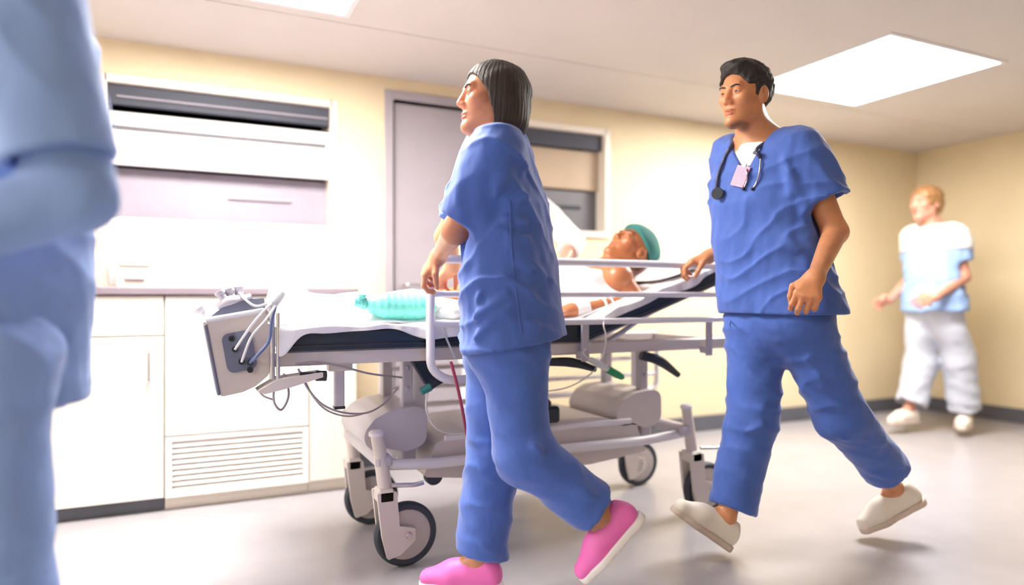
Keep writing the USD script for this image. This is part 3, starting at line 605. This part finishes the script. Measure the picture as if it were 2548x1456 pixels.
# --- the person close by at the left edge
fwd = unit(LEFT * .97 - NEAR * .24); lat = unit(np.cross(Zp, fwd))
sh = [C(55, -20, 1.08), C(20, -40, 1.50)]; el = [C(190, 480, 1.10), C(-60, 500, 1.62)]; wr = [C(-120, 590, 1.02), C(-420, 520, 1.55)]
hip = [C(-40, 900, 1.235), C(-70, 900, 1.38)]; kn = [C(-20, 1480, 1.225), C(-120, 1480, 1.38)]; an = [C(80, 2040, 1.24), C(-190, 2010, 1.36)]
lrings = [ring(-50, 1060, 1.28, .2, .132), ring(-45, 900, 1.28, .205, .134), ring(-25, 700, 1.28, .19, .128), ring(-25, 480, 1.28, .185, .122), ring(-10, 250, 1.28, .19, .118), ring(10, 60, 1.28, .18, .1), ring(20, -60, 1.28, .10, .07)]
S_l = dict(base=V(*C(-20, 1500, 1.28)[:2], 0), hc=C(-40, -270, 1.27), hf=LEFT * .97 - NEAR * .2, hs=1.0, nb=C(20, -75, 1.28), fwd=fwd, lat=lat, sh=sh, el=el, wr=wr, hip=hip, kn=kn, an=an, s=1.0,
    hand=[dict(d=(LEFT * .9 - Zp * .1, NEAR + Zp * .3), thumb=-1, curl=(.4, .5, .4)), dict(d=(LEFT * .9 - Zp * .1, -NEAR + Zp * .3), thumb=1, curl=(.4, .5, .4))],
    foot=[(LEFT, Zp), (LEFT, Zp)], skin='skin_light', hair=(hair_short, 'dark_hair'),
    tunic=dict(rings=lrings, cuff=[C(150, 400, 1.08), C(-30, 330, 1.58)], sr=[(.088, .083), (.085, .08)], hem=C(0, 1020, 1.28)[2], mat='scrub_pale', amp=.004, freq=14, nr=.064, h=.007),
    pants=dict(r=(.11, .095, .09), cuff=[C(78, 2000, 1.24), C(-186, 1970, 1.36)], mat='scrub_pale', amp=.007, h=.01), shoe='shoe_white')
leftp = person('person', 'pale blue clad person cut off by the left edge, close to the viewer', S_l)
part(leftp, 'long_sleeve', sdf_mesh(lambda p: smax(smin(cone(p, sh[0], el[0], .07, .06), cone(p, el[0], wr[0], .06, .045), .02), .06 - np.linalg.norm(p - wr[0], axis=1), .004) - .003 * wob(p, 40, 2), np.min([sh[0], el[0], wr[0]], 0) - .12, np.max([sh[0], el[0], wr[0]], 0) + .12, .007), 'scrub_pale', True)

# --- the clinician in white on the far side of the stretcher
fwd = unit(V(.12, -1, 0)); lat = unit(np.cross(Zp, fwd)); o = V(1.47, 3.24, 0); L = V(1, 0, 0)
sh = [o + V(-.19, -.03, 1.40), o + V(.21, -.05, 1.40)]; el = [o + V(-.24, -.14, 1.13), at(1428, 600, 3.10)]; wr = [o + V(-.1, -.36, 1.10), at(1396, 660, 2.93)]
hip = [o + V(-.09, .05, .88), o + V(.09, .05, .88)]; kn = [o + V(-.1, .03, .47), o + V(.1, .03, .47)]; an = [o + V(-.1, .08, .09), o + V(.1, .08, .09)]
crings = [(o + V(0, .04, .55), .2, .15), (o + V(0, .04, .85), .205, .15), (o + V(0, .02, 1.05), .19, .14), (o + V(0, -.02, 1.25), .2, .14), (o + V(0, -.05, 1.38), .18, .11), (o + V(0, -.07, 1.45), .1, .08)]
S_c = dict(base=o, hc=o + V(-.02, -.16, 1.58), hf=(-.1, -1, -.45), nb=o + V(0, -.08, 1.45), fwd=fwd, lat=lat, sh=sh, el=el, wr=wr, hip=hip, kn=kn, an=an,
    hand=[dict(d=((.3, -.8, -.4), (.2, -.3, .9)), thumb=-1, curl=(.4, .5, .4)), dict(d=((-.55, -.35, -.6), (-.5, -.5, .5)), thumb=1, curl=(.5, .6, .5))],
    foot=[((0, -1, 0), Zp), ((0, -1, 0), Zp)], skin='skin_pink', hair=(hair_short, 'dark_hair'),
    tunic=dict(name='white_coat', rings=crings, cuff=[wr[0] + unit(el[0] - wr[0]) * .19, el[1] + unit(el[1] - sh[1]) * .02], sr=[(.085, .075), (.078, .066)], hem=.6, mat='white_cloth', amp=.006, nr=.07, h=.009),
    pants=dict(r=(.105, .09, .085), cuff=[an[0] + V(0, 0, .03), an[1] + V(0, 0, .03)], mat='grey_cloth', h=.012), shoe='shoe_white')
clin = person('person', 'white-coated clinician leaning over the stretcher, mostly hidden behind the woman', S_c)
part(clin, 'coat_sleeve', sdf_mesh(lambda p: smax(cone(p, el[1], wr[1], .064, .05), .17 - np.linalg.norm(p - wr[1], axis=1), .004) - .004 * wob(p, 45, 2), np.min([el[1], wr[1]], 0) - .1, np.max([el[1], wr[1]], 0) + .1, .006), 'white_cloth', True)

# ------------------------------------------------------------------ the stretcher
VN, VFAR = 2.30, 2.90
g = thing('hospital_stretcher', 'white metal hospital stretcher on large casters pushed between the two walkers in blue', 'stretcher', (1.2, 2.6, 0))
def backz(u): return .775 + max(0, u - 1.42) * .35                 # underside of the mattress
for v in (2.315, 2.865): part(g, 'frame_rail', rbox((.25, v, .725), (2.2, v + .03, .775), .006), 'beige_metal')
for u in (.25, .72, 1.42, 1.75, 2.17): part(g, 'cross_bar', rbox((u, 2.345, .73), (u + .035, 2.865, .765), .004), 'beige_metal')
part(g, 'lying_deck', rbox((.27, 2.33, .765), (1.42, 2.88, .778), .003), 'grey_metal')
part(g, 'backrest_deck', obox((1.80, 2.605, .775 + .38 * .35 - .008), frame((1, 0, .35)), (.40, .275, .007), .003), 'grey_metal')
part(g, 'backrest_strut', bar([(1.55, 2.42, .74), (1.85, 2.42, .90)], .011), 'steel'); part(g, 'backrest_strut', bar([(1.55, 2.78, .74), (1.85, 2.78, .90)], .011), 'steel')
RV = 2.268
r = part(g, 'side_rail', bar([(2.24, RV, .70), (2.24, RV, 1.085), (.765, RV, 1.085), (.765, RV, .70), (.83, RV + .01, .655), (1.05, RV + .06, .655)], .0155, .05, 16), 'white_metal', True)
for z, rr in ((.961, .0115), (.856, .0125)): part(r, 'bar', bar([(.765, RV, z), (2.24, RV, z)], rr), 'white_metal', True)
for u in (.95, 1.40, 2.02): part(r, 'rail_bracket', [rbox((u - .016, RV + .006, .70), (u + .016, RV + .02, .87), .003), rbox((u - .02, RV + .01, .71), (u + .02, 2.32, .74), .003)], 'grey_metal')
r = part(g, 'far_side_rail', bar([(.765, 2.93, .47), (.765, 2.93, .72), (2.24, 2.93, .72), (2.24, 2.93, .47), (.765, 2.93, .47)], .014, .05, 12), 'white_metal', True, label='lowered side rail')
for z in (.55, .635): part(r, 'bar', bar([(.765, 2.93, z), (2.24, 2.93, z)], .011), 'white_metal', True)
for u in (.9, 1.4, 2.1): part(r, 'rail_bracket', rbox((u - .016, 2.895, .70), (u + .016, 2.93, .76), .003), 'grey_metal')
part(g, 'support_bracket', slab(Polygon([(.70, .775), (.755, .775), (.80, .70), (.86, .665), (.84, .635), (.79, .63)]), (0, 2.38, 0), UZ, .035), 'navy_vinyl', label='black angled bracket')
p = part(g, 'drop_post', rbox((.452, 2.345, .575), (.485, 2.375, .73), .004), 'grey_metal'); part(p, 'end_cap', rbox((.450, 2.343, .570), (.487, 2.377, .580), .002), 'black_plastic'); part(p, 'mounting_plate', rbox((.43, 2.335, .70), (.51, 2.38, .728), .003), 'beige_metal')
for uc, nm in ((.735, 0), (1.80, 1)):
    c = part(g, 'column', rbox((uc - .02, 2.44, .40), (uc + .02, 2.48, .735), .004), 'grey_metal'); part(g, 'column', rbox((uc - .02, 2.72, .40), (uc + .02, 2.76, .735), .004), 'grey_metal')
    for z in (.69, .615): part(c, 'bolt', lathe([(0, 0), (.009, 0), (.007, .005), (0, .006)], (uc, 2.44, z), (0, -1, 0), 12), 'steel')
    part(g, 'lift_cylinder', lathe([(0, .30), (.042, .30), (.042, .52), (.034, .525), (.034, .73), (0, .73)], (uc + .085, 2.6, 0), (0, 0, 1)), 'white_metal')
    hump = Polygon([(uc - .165, .43), (uc - .155, .475), (uc - .125, .51), (uc - .075, .532), (uc + .05, .545), (uc + .05, .42), (uc - .02, .40), (uc - .09, .42), (uc - .14, .415)])
    part(g, 'column_shroud', slab(hump.buffer(-.035).buffer(.045, 12), (0, 2.40, 0), UZ, .40), 'beige_metal' if nm else 'grey_metal')
    part(g, 'column_foot', rbox((uc - .022, 2.43, .345), (uc + .03, 2.77, .41), .006), 'grey_metal')
bt = Polygon([(.80, .30), (.84, .40), (.95, .44), (1.2, .45), (1.55, .44), (1.72, .40), (1.76, .30), (1.5, .275), (1.0, .275)])
b = part(g, 'base_cover', slab(bt.buffer(.012), (0, 2.40, 0), UZ, .42), 'beige_metal')
part(b, 'cover_lip', rbox((.86, 2.388, .415), (1.70, 2.405, .44), .006), 'white_metal')
for v in (2.37, 2.83): part(g, 'base_rail', bar([(.62, v, .36), (.80, v, .345), (1.78, v, .345), (1.96, v, .36)], .02, .05), 'white_metal', True)
for uc in (.62, 1.94): part(g, 'axle_beam', rbox((uc - .03, 2.33, .355), (uc + .03, 2.89, .40), .01), 'grey_metal')
part(g, 'roller', lathe([(0, -.02), (.03, -.02), (.034, -.012), (.034, .012), (.03, .02), (0, .02)], (.83, 2.43, .285), (0, 1, 0)), 'tyre')
part(g, 'pedal', [bar([(.98, 2.36, .30), (1.18, 2.30, .25), (1.30, 2.30, .25)], .011), rbox((1.28, 2.27, .235), (1.36, 2.33, .262), .006)], 'black_plastic')
part(g, 'release_lever', tube([(1.26, 2.33, .70), (1.36, 2.31, .695), (1.46, 2.30, .665)], [.016, .02, .012]), 'black_plastic', label='black lever grip')
part(g, 'release_lever', tube([(1.70, 2.33, .71), (1.78, 2.31, .685), (1.88, 2.31, .62)], [.02, .022, .012]), 'black_plastic', label='black lever grip')
part(g, 'control_box', [rbox((1.16, 2.36, .475), (1.30, 2.42, .55), .012), rbox((1.27, 2.35, .455), (1.33, 2.40, .52), .008)], 'black_plastic')
for uc, lab in ((.70, None), (2.06, None)):
    for v, sg in ((2.352, -1), (2.848, 1)):
        k = part(g, 'caster_fork', [tube([(uc - .105, v, .475), (uc - .098, v, .44), (uc - .085, v, .36), (uc - .07, v, .26)], [.021, .022, .024, .026], 14),
                                   slab(Polygon([(uc - .105, .27), (uc - .048, .27), (uc - .038, .15), (uc + .018, .135), (uc + .018, .10), (uc - .03, .06), (uc - .07, .05), (uc - .088, .12)]).buffer(.006), (0, v - .042, 0), UZ, .016),
                                   slab(Polygon([(uc - .105, .27), (uc - .048, .27), (uc - .038, .15), (uc + .018, .135), (uc + .018, .10), (uc - .03, .06), (uc - .07, .05), (uc - .088, .12)]).buffer(.006), (0, v + .026, 0), UZ, .016), rbox((uc - .108, v - .042, .235), (uc - .045, v + .042, .285), .01)], 'beige_metal', 30)
        part(k, 'cap', lathe([(0, 0), (.026, 0), (.026, .012), (.018, .02), (0, .021)], (uc - .105, v, .468), (0, 0, 1), 20), 'white_metal')
        part(k, 'pivot_bolt', lathe([(0, 0), (.012, 0), (.009, .007), (0, .008)], (uc, v - .046, .118), (0, -1, 0), 14), 'steel')
        w = part(g, 'caster_wheel', lathe([(0, -.019), (.06, -.020), (.088, -.015), (.092, -.010), (.092, .010), (.088, .015), (.06, .020), (0, .019)], (uc, v, .113), (0, 1, 0), 48), 'wheel_cover', 40)
        part(w, 'tyre', lathe([(.088, -.017), (.104, -.018), (.112, -.010), (.113, 0), (.112, .010), (.104, .018), (.088, .017), (.088, -.017)], (uc, v, .113), (0, 1, 0), 56), 'tyre', 40)
    part(g, 'brake_arm', bar([(uc - .06, 2.31, .30), (uc + .02, 2.30, .295), (uc + .05, 2.30, .30)], .008), 'steel')
part(g, 'end_pole', [bar([(.245, 2.29, .69), (.245, 2.29, .905), (.235, 2.28, .94)], .008, .02), bar([(.262, 2.285, .69), (.262, 2.285, .90)], .006)], 'steel')
tr = part(g, 'cable_tray', slab(Polygon([(.20, .655), (.26, .69), (.40, .705), (.40, .69), (.29, .66), (.22, .645)]), (0, 2.27, 0), UZ, .10), 'beige_metal')
part(g, 'plug_holder', lathe([(0, 0), (.012, 0), (.012, .05), (.017, .052), (.017, .085), (0, .085)], (.33, 2.30, .695), (1, 0, -.05), 16), 'black_plastic')

# mattress, bedding, patient
def matt(lo, hi, th):
    prof = [(lo, backz(lo)), (1.42, .778), (hi, backz(hi)), (hi - .03, backz(hi) + th), (1.40, .778 + th), (lo, .778 + th)]
    return slab(Polygon(prof).buffer(-.008).buffer(.008), (0, VN, 0), UZ, VFAR - VN)
mt = thing('mattress', 'navy black stretcher mattress with raised back under the white sheet', 'mattress', (1.2, 2.6, .78))
part(mt, 'cushion', matt(.28, 2.2, .068), 'navy_vinyl')
part(mt, 'piping', [tube([(.28, VN - .001, .792), (1.42, VN - .001, .792), (2.19, VN - .001, backz(2.19) + .014)], .004, 6, False), tube([(.28, VN - .001, .836), (1.40, VN - .001, .836), (2.16, VN - .001, backz(2.16) + .06)], .004, 6, False)], 'black_plastic')
def cloth(nu, nv, fn, th=.006):                     # closed double-layer cloth from fn(s, t) -> point
    s, t = np.meshgrid(np.linspace(0, 1, nu), np.linspace(0, 1, nv), indexing='ij'); P = fn(s, t)
    n = np.cross(np.gradient(P, axis=0), np.gradient(P, axis=1)); n /= np.linalg.norm(n, axis=-1, keepdims=True) + 1e-9
    Q = P - n * th; i, j = np.meshgrid(np.arange(nu - 1), np.arange(nv - 1), indexing='ij'); a = (i * nv + j).ravel(); N = nu * nv
    top = np.stack([a, a + nv, a + nv + 1, a + 1], 1); f = [top, top[:, ::-1] + N]
    rim = np.concatenate([np.arange(nv), np.arange(1, nu) * nv + nv - 1, (nu - 1) * nv + np.arange(nv - 2, -1, -1), np.arange(nu - 2, 0, -1) * nv])
    f.append(np.stack([rim, np.roll(rim, -1), np.roll(rim, -1) + N, rim + N], 1)); f = np.vstack(f)
    return trimesh.Trimesh(np.vstack([P.reshape(-1, 3), Q.reshape(-1, 3)]), np.vstack([f[:, [0, 1, 2]], f[:, [0, 2, 3]]]), process=False)
mtop = lambda u: .850 + np.maximum(0, u - 1.41) * .35
def sheet(s, t):
    u = .262 + s * 1.90; w = (t - .5) * (.616 + .16); half = .306
    over = np.maximum(np.abs(w) - half, 0); v = 2.6 + np.sign(w) * (np.minimum(np.abs(w), half) + .012 * (over > 0) + .008 * np.sin(u * 41 + 3 * np.sin(u * 9)) * (over > 0))
    hang = .28 + .15 * np.sin(u * 7.3 + 1) + .14 * np.sin(u * 17) + 1.0 * np.exp(-((u - .27) / .05) ** 2) + .25 * np.exp(-((u - .72) / .1) ** 2)
    z = mtop(u) + .004 - over * hang + .003 * np.sin(u * 33 + w * 20) + .004 * np.exp(-(over / .01) ** 2)
    return np.stack([u, v, z], -1)
single('bed_sheet', cloth(200, 60, sheet), 'sheet_white', 'crumpled white sheet over the stretcher mattress, hanging at the near edge', 'sheet', True)
hu = [.255, .29, .33, .40, .50, .62, .80, .98, 1.12, 1.25, 1.40, 1.52, 1.62, 1.70]
hz = [.90, 1.045, 1.035, .975, .955, .965, .975, .962, .975, 1.02, 1.075, 1.095, 1.085, 1.05]
def blanket(s, t):
    u = .258 + s * 1.43; w = (t - .5) * 2; cz = np.interp(u, hu, hz); hw = np.interp(u, [.25, .5, 1.0, 1.3, 1.7], [.20, .235, .235, .25, .245])
    v = 2.6 + w * hw; f = 1 / (1 + np.exp((np.abs(w) - .66) * 11)); f = (f - f * 0) / (1 / (1 + np.exp(-.66 * 11)))
    z0 = mtop(u) + .012; P = np.stack([u, v, z0 + (cz - z0) * f], -1)
    q = P.reshape(-1, 3); P[..., 2] += (.010 * wob(q * V(1, .6, 1), 17, 31) * 1 + .005 * wob(q, 45, 5)).reshape(u.shape) * (.4 + .6 * f)
    P[..., 0] += .012 * np.sin(w * 7) * (s > .97)
    return P
single('blanket', cloth(190, 70, blanket, .008), 'sheet_white', 'white blanket heaped over the patient from chest to upright feet', 'blanket', True)
pl = thing('pillow', 'flat white pillow behind the patient\'s head on the raised back', 'pillow', (1.95, 2.6, 1.04))
ctr = V(1.965, 2.6, 1.078); A = frame((1, 0, .35))
part(pl, 'cushion', sdf_mesh(lambda p: (np.linalg.norm(np.stack([np.abs((p - ctr) @ A[0]) / .15, np.abs((p - ctr) @ A[1]) / .25], 1), axis=1, ord=4) - 1) * .05 + np.abs((p - ctr) @ A[2]) - .008 - .003 * wob(p, 30, 3), ctr - V(.22, .32, .14), ctr + V(.22, .32, .14), .007), 'sheet_white', True)
shp = [V(1.66, 2.43, 1.035), V(1.66, 2.77, 1.035)]
S_p = dict(base=V(1.2, 2.6, .87), hc=V(1.835, 2.595, 1.165), hf=(-.62, -.10, .78), hu=(.75, 0, .62), nb=V(1.70, 2.6, 1.06), fwd=V(-.3, 0, .95), lat=V(0, 1, 0), sh=shp, s=.93,
    el=[at(1588, 752, 2.395), V(1.42, 2.84, .97)], wr=[at(1425, 772, 2.385), V(1.18, 2.86, .93)],
    hip=[V(1.08, 2.52, .925), V(1.08, 2.68, .925)], kn=[V(.70, 2.53, .915), V(.70, 2.67, .915)], an=[V(.42, 2.55, .895), V(.42, 2.65, .895)],
    hand=[dict(d=(V(-1, -.05, -.08), V(0, -.25, 1)), thumb=-1, curl=(.25, .35, .3)), dict(d=(V(-1, 0, 0), Zp), thumb=1, curl=(.3, .4, .3))],
    foot=[(V(-.75, 0, .62), V(.62, 0, .75)), (V(-.75, 0, .62), V(.62, 0, .75))], skin='skin_brown', hair=(cap_sdf, 'black_hair'), hairname='surgical_cap', hairmat='green_cap')
patient = person('person', 'patient in a dark green surgical cap lying on the stretcher under white bedding', S_p)
aw = S_p['wr'][0] * .55 + S_p['el'][0] * .45; ad = unit(S_p['el'][0] - S_p['wr'][0])
bg = thing('wrist_bandage', 'white gauze and tape holding a drip line on the patient\'s forearm', 'bandage', aw)
part(bg, 'tape', [lathe([(.0335, -.006), (.036, -.006), (.036, .006), (.0335, .006), (.0335, -.006)], aw - ad * .005, ad, 28), lathe([(.035, -.004), (.037, -.004), (.037, .004), (.035, .004), (.035, -.004)], aw + ad * .03, ad, 28)], 'gauze')
part(bg, 'gauze_pad', lathe([(.0275, -.03), (.0305, -.03), (.032, .03), (.029, .03), (.0275, -.03)], S_p['wr'][0] + ad * .04, ad, 28), 'gauze')
# drip line, connector tube
def cable(pts, r, m, label, name='cable', cat='cable'): return single(name, tube(pts, r, 8), m, label, cat, True)
cable([aw + V(0, -.036, .0), at(1502, 805, 2.25), at(1508, 840, 2.245), at(1500, 885, 2.26), at(1470, 930, 2.30), at(1410, 965, 2.32), at(1320, 978, 2.34)], .0028, 'cable_white', 'thin clear drip line looping from the patient\'s forearm under the stretcher', 'drip_line', 'tube')
fc = [at(1463, 892, 2.27), at(1508, 914, 2.27), at(1552, 941, 2.27)]; fd = unit(fc[2] - fc[0]); L = np.linalg.norm(fc[2] - fc[0])
ft = thing('flow_tube', 'white tube with a bright green end hanging below the side rail', 'tube', fc[0])
part(ft, 'barrel', lathe([(0, 0), (.006, .0), (.009, .01), (.0125, .015), (.0125, L * .54), (0, L * .54)], fc[0], fd, 20), 'clear_plastic')
part(ft, 'green_end', lathe([(0, L * .54), (.0155, L * .54), (.0155, L * .8), (.012, L * .95), (.005, L), (0, L)], fc[0], fd, 20), 'green_plastic', label='green end piece')
part(ft, 'hanger', tube([fc[0], at(1452, 878, 2.27), at(1462, 862, 2.28), at(1470, 850, 2.30)], .003, 8), 'cable_white', True)

# ventilation bag on the bed
bc0, bc1 = at(935, 760, 2.40), at(1062, 765, 2.40); bx = unit(bc1 - bc0)
vb = thing('resuscitator_bag', 'turquoise squeeze bag lying on the white sheet left of the rail', 'resuscitator', (bc0 + bc1) / 2 - V(0, 0, .05))
bagf = lambda p: smin(cone(p, bc0 + bx * .035, bc1 - bx * .04, .047, .047), cone(p, bc0 - bx * .015, bc1 + bx * .015, .024), .03) - .0012 * np.sin((p - bc0) @ bx * 260)
part(vb, 'bag', sdf_mesh(bagf, np.minimum(bc0, bc1) - .1, np.maximum(bc0, bc1) + .1, .0035), 'teal_bag', True)
part(vb, 'collar', lathe([(0, -.018), (.020, -.018), (.030, -.008), (.030, .012), (0, .012)], bc0 - bx * .006, bx, 24), 'slate_plastic')
part(vb, 'valve', [lathe([(0, -.07), (.016, -.07), (.018, -.05), (.022, -.045), (.022, -.03), (.014, -.025), (.012, -.015), (0, -.015)], bc0 - bx * .008, unit(bx + V(0, 0, -.15)), 24), lathe([(0, 0), (.011, 0), (.011, .03), (.014, .032), (.014, .04), (0, .04)], bc0 - bx * .05, V(0, -.3, 1), 20)], 'teal_part')
part(vb, 'inlet', lathe([(0, 0), (.019, 0), (.019, .022), (.012, .028), (.012, .045), (0, .045)], bc1 + bx * .012, bx, 24), 'clear_plastic')
rc = at(1125, 778, 2.41)
part(vb, 'reservoir', sdf_mesh(lambda p: ell(p, rc, (.07, .05, .033)) - .004 * wob(p, 50, 3), rc - .12, rc + .12, .005), 'clear_plastic', True)

# equipment unit at the foot end
ec, s8 = V(.158, 2.385, .772), math.radians(10)
E = np.array([[math.cos(s8), 0, math.sin(s8)], [0, 1, 0], [-math.sin(s8), 0, math.cos(s8)]])      # right, back, up
ew = lambda x, y, z: ec + x * E[0] + y * E[1] + z * E[2]
eq = thing('equipment_unit', 'beige medical equipment box with slate socket panel hooked on the foot end', 'medical unit', ec - V(0, 0, .12))
XZ = np.array([E[0], E[2], E[1]])
hp = Polygon([(-.086, .118), (.090, .118), (.092, -.045), (.06, -.085), (.02, -.108), (-.02, -.118), (-.086, -.118)]).buffer(-.01).buffer(.01)
part(eq, 'housing', slab(hp, ew(0, -.085, 0), XZ, .18), 'beige_plastic')
part(eq, 'edge_trim', obox(ew(-.089, 0, 0), (E[0], E[1], E[2]), (.005, .09, .112), .003), 'slate_plastic')
oval = sbox(-.022, -.04, .022, .04).buffer(.022)
pn = part(eq, 'socket_panel', slab(shapely.affinity.translate(oval, -.008, .01), ew(0, -.094, 0), XZ, .012), 'slate_plastic')
sk = [(-.024, .055), (-.02, .02), (-.008, -.022), (.016, -.03), (.012, -.052)]
for x, z in sk: part(pn, 'socket', lathe([(0, 0), (.0095, 0), (.0095, .008), (.0055, .008), (.0055, .004), (0, .004)], ew(x, -.094, z), -E[1], 18), 'black_plastic')
part(eq, 'lid', obox(ew(0, 0, .124), (E[0], E[1], E[2]), (.090, .09, .008), .005), 'white_metal')
tp = part(eq, 'top_tray', slab(Polygon([(-.062, .132), (.088, .132), (.09, .158), (.04, .163), (-.03, .150)]).buffer(.004), ew(0, -.07, 0), XZ, .14), 'slate_plastic')
part(tp, 'knob', [lathe([(0, 0), (.014, 0), (.014, .008), (.008, .012), (.008, .025), (.017, .03), (.020, .042), (.016, .052), (0, .055)], ew(-.078, -.05, .128), E[2] - .5 * E[0], 24)], 'white_metal')
part(tp, 'connector_block', [lathe([(0, 0), (.012, 0), (.016, .02), (.012, .045), (.017, .05), (.017, .06), (0, .06)], ew(-.012 + .018 * k, -.05 + .01 * k, .150), E[2] + (.3 * k - .5) * E[0] * .7, 18) for k in range(3)] + [tube([ew(-.04, -.05, .152), ew(-.01, -.055, .168), ew(.03, -.05, .166), ew(.06, -.05, .175)], [.016, .019, .018, .010], 14)], 'grey_metal')
part(eq, 'hook', bar([ew(.07, -.02, .13), ew(.10, -.02, .14), ew(.12, -.02, .09)], .006, .01), 'steel')
pt = at(688, 745, 2.275)
lines = [([pt, at(655, 775, 2.25), at(622, 815, 2.24), ew(sk[1][0], -.10, sk[1][1])], 'cable_white', .0042, 'upper white hose from the end pole to the socket panel'), ([pt + V(.004, -.004, -.006), at(662, 795, 2.24), at(625, 840, 2.235), ew(sk[2][0], -.10, sk[2][1])], 'cable_white', .0042, 'lower white hose from the end pole to the socket panel'),
         ([pt + V(0, 0, -.01), at(676, 800, 2.26), at(668, 850, 2.25), at(640, 885, 2.24), ew(sk[3][0], -.10, sk[3][1])], 'cable_blue', .0052, 'blue grey hose curving from the end pole to the lowest sockets'),
         ([at(596, 728, 2.33), at(610, 745, 2.31), at(640, 762, 2.30), pt + V(0, .01, 0)], 'cable_white', .0042, 'white lead running over the top of the equipment box')]
for p, m, r_, lab in lines: cable(p, r_, m, lab, 'hose', 'hose')
pc = part(eq, 'hose_clamp', [lathe([(0, -.03), (.014, -.03), (.017, -.01), (.017, .015), (.012, .03), (0, .03)], pt, unit(V(.6, 0, .8)), 18)], 'clear_plastic')
for p, m, r_, lab in [([at(708, 930, 2.30), at(685, 960, 2.29), at(682, 1000, 2.29), at(700, 1020, 2.30), at(718, 985, 2.31), at(712, 935, 2.32)], 'cable_grey', .0035, 'grey cable hanging in a narrow loop below the equipment box'),
                      ([at(640, 965, 2.33), at(655, 985, 2.31), at(680, 995, 2.30)], 'cable_grey', .003, 'short grey lead under the corner of the equipment box'),
                      ([at(742, 918, 2.31), at(765, 965, 2.31), at(800, 1005, 2.32), at(850, 1026, 2.34), at(910, 1028, 2.38), at(955, 1005, 2.42), at(990, 965, 2.43)], 'cable_grey', .0035, 'long grey cable sagging under the stretcher frame'),
                      ([at(748, 925, 2.33), at(778, 985, 2.34), at(815, 1022, 2.35), at(870, 1036, 2.37), at(930, 1022, 2.41)], 'cable_grey', .003, 'second thinner cable sagging beside the long grey one'),
                      ([at(735, 906, 2.30), at(790, 901, 2.30), at(850, 912, 2.31), at(920, 930, 2.36), at(1000, 940, 2.42)], 'cable_grey', .0035, 'grey cable running along the side of the frame rail'),
                      ([at(1122, 900, 2.24), at(1140, 970, 2.23), at(1158, 1060, 2.24), at(1170, 1145, 2.26)], 'cable_red', .006, 'dark red cord hanging down beside the woman\'s leg'),
                      ([at(1068, 965, 2.30), at(1060, 1010, 2.30), at(1075, 1055, 2.31), at(1110, 1077, 2.33), at(1165, 1078, 2.36)], 'cable_white', .0035, 'clear curved tube under the bend of the side rail'),
                      ([at(1098, 806, 2.29), at(1112, 845, 2.28), at(1132, 890, 2.28)], 'clear_plastic', .004, 'clear tube slanting down from the bed behind the side rail')]:
    cable(p, r_, m, lab)
hc_ = [at(1118, 938, 2.30), at(1085, 955, 2.30), at(1048, 975, 2.30)]
hz_ = thing('hose_connector', 'black stemmed connector with a dark green end below the bend of the rail', 'connector', hc_[1])
part(hz_, 'stem', tube(hc_[:2] + [hc_[1] * .6 + hc_[2] * .4], [.008, .010, .013], 12), 'black_plastic', True)
part(hz_, 'green_end', tube([hc_[1] * .6 + hc_[2] * .4, hc_[2]], [.015, .013], 14), 'green_cap', 30, label='dark green end')
# pale dispenser on the counter by the left edge
dc = at(338, 715, 3.60); du, dv = dc[0], dc[1]
ds = thing('dispenser', 'pale rounded dispenser standing on the counter behind the left person\'s elbow', 'dispenser', (du, dv, .995))
part(ds, 'housing', slab(Polygon([(-.075, 0), (.09, 0), (.085, .12), (.06, .22), (.02, .285), (-.05, .30), (-.075, .29)]).buffer(-.015).buffer(.015), (du, dv - .06, .995), UZ, .13), 'beige_plastic', 40)
part(ds, 'front_cover', slab(Polygon([(-.06, .10), (.065, .10), (.045, .215), (.01, .265), (-.06, .275)]).buffer(-.01).buffer(.01), (du, dv - .068, .995), UZ, .01), 'beige_metal', 40)
part(ds, 'outlet', rbox((du - .04, dv - .075, 1.03), (du + .04, dv - .055, 1.05), .004), 'grey_metal')
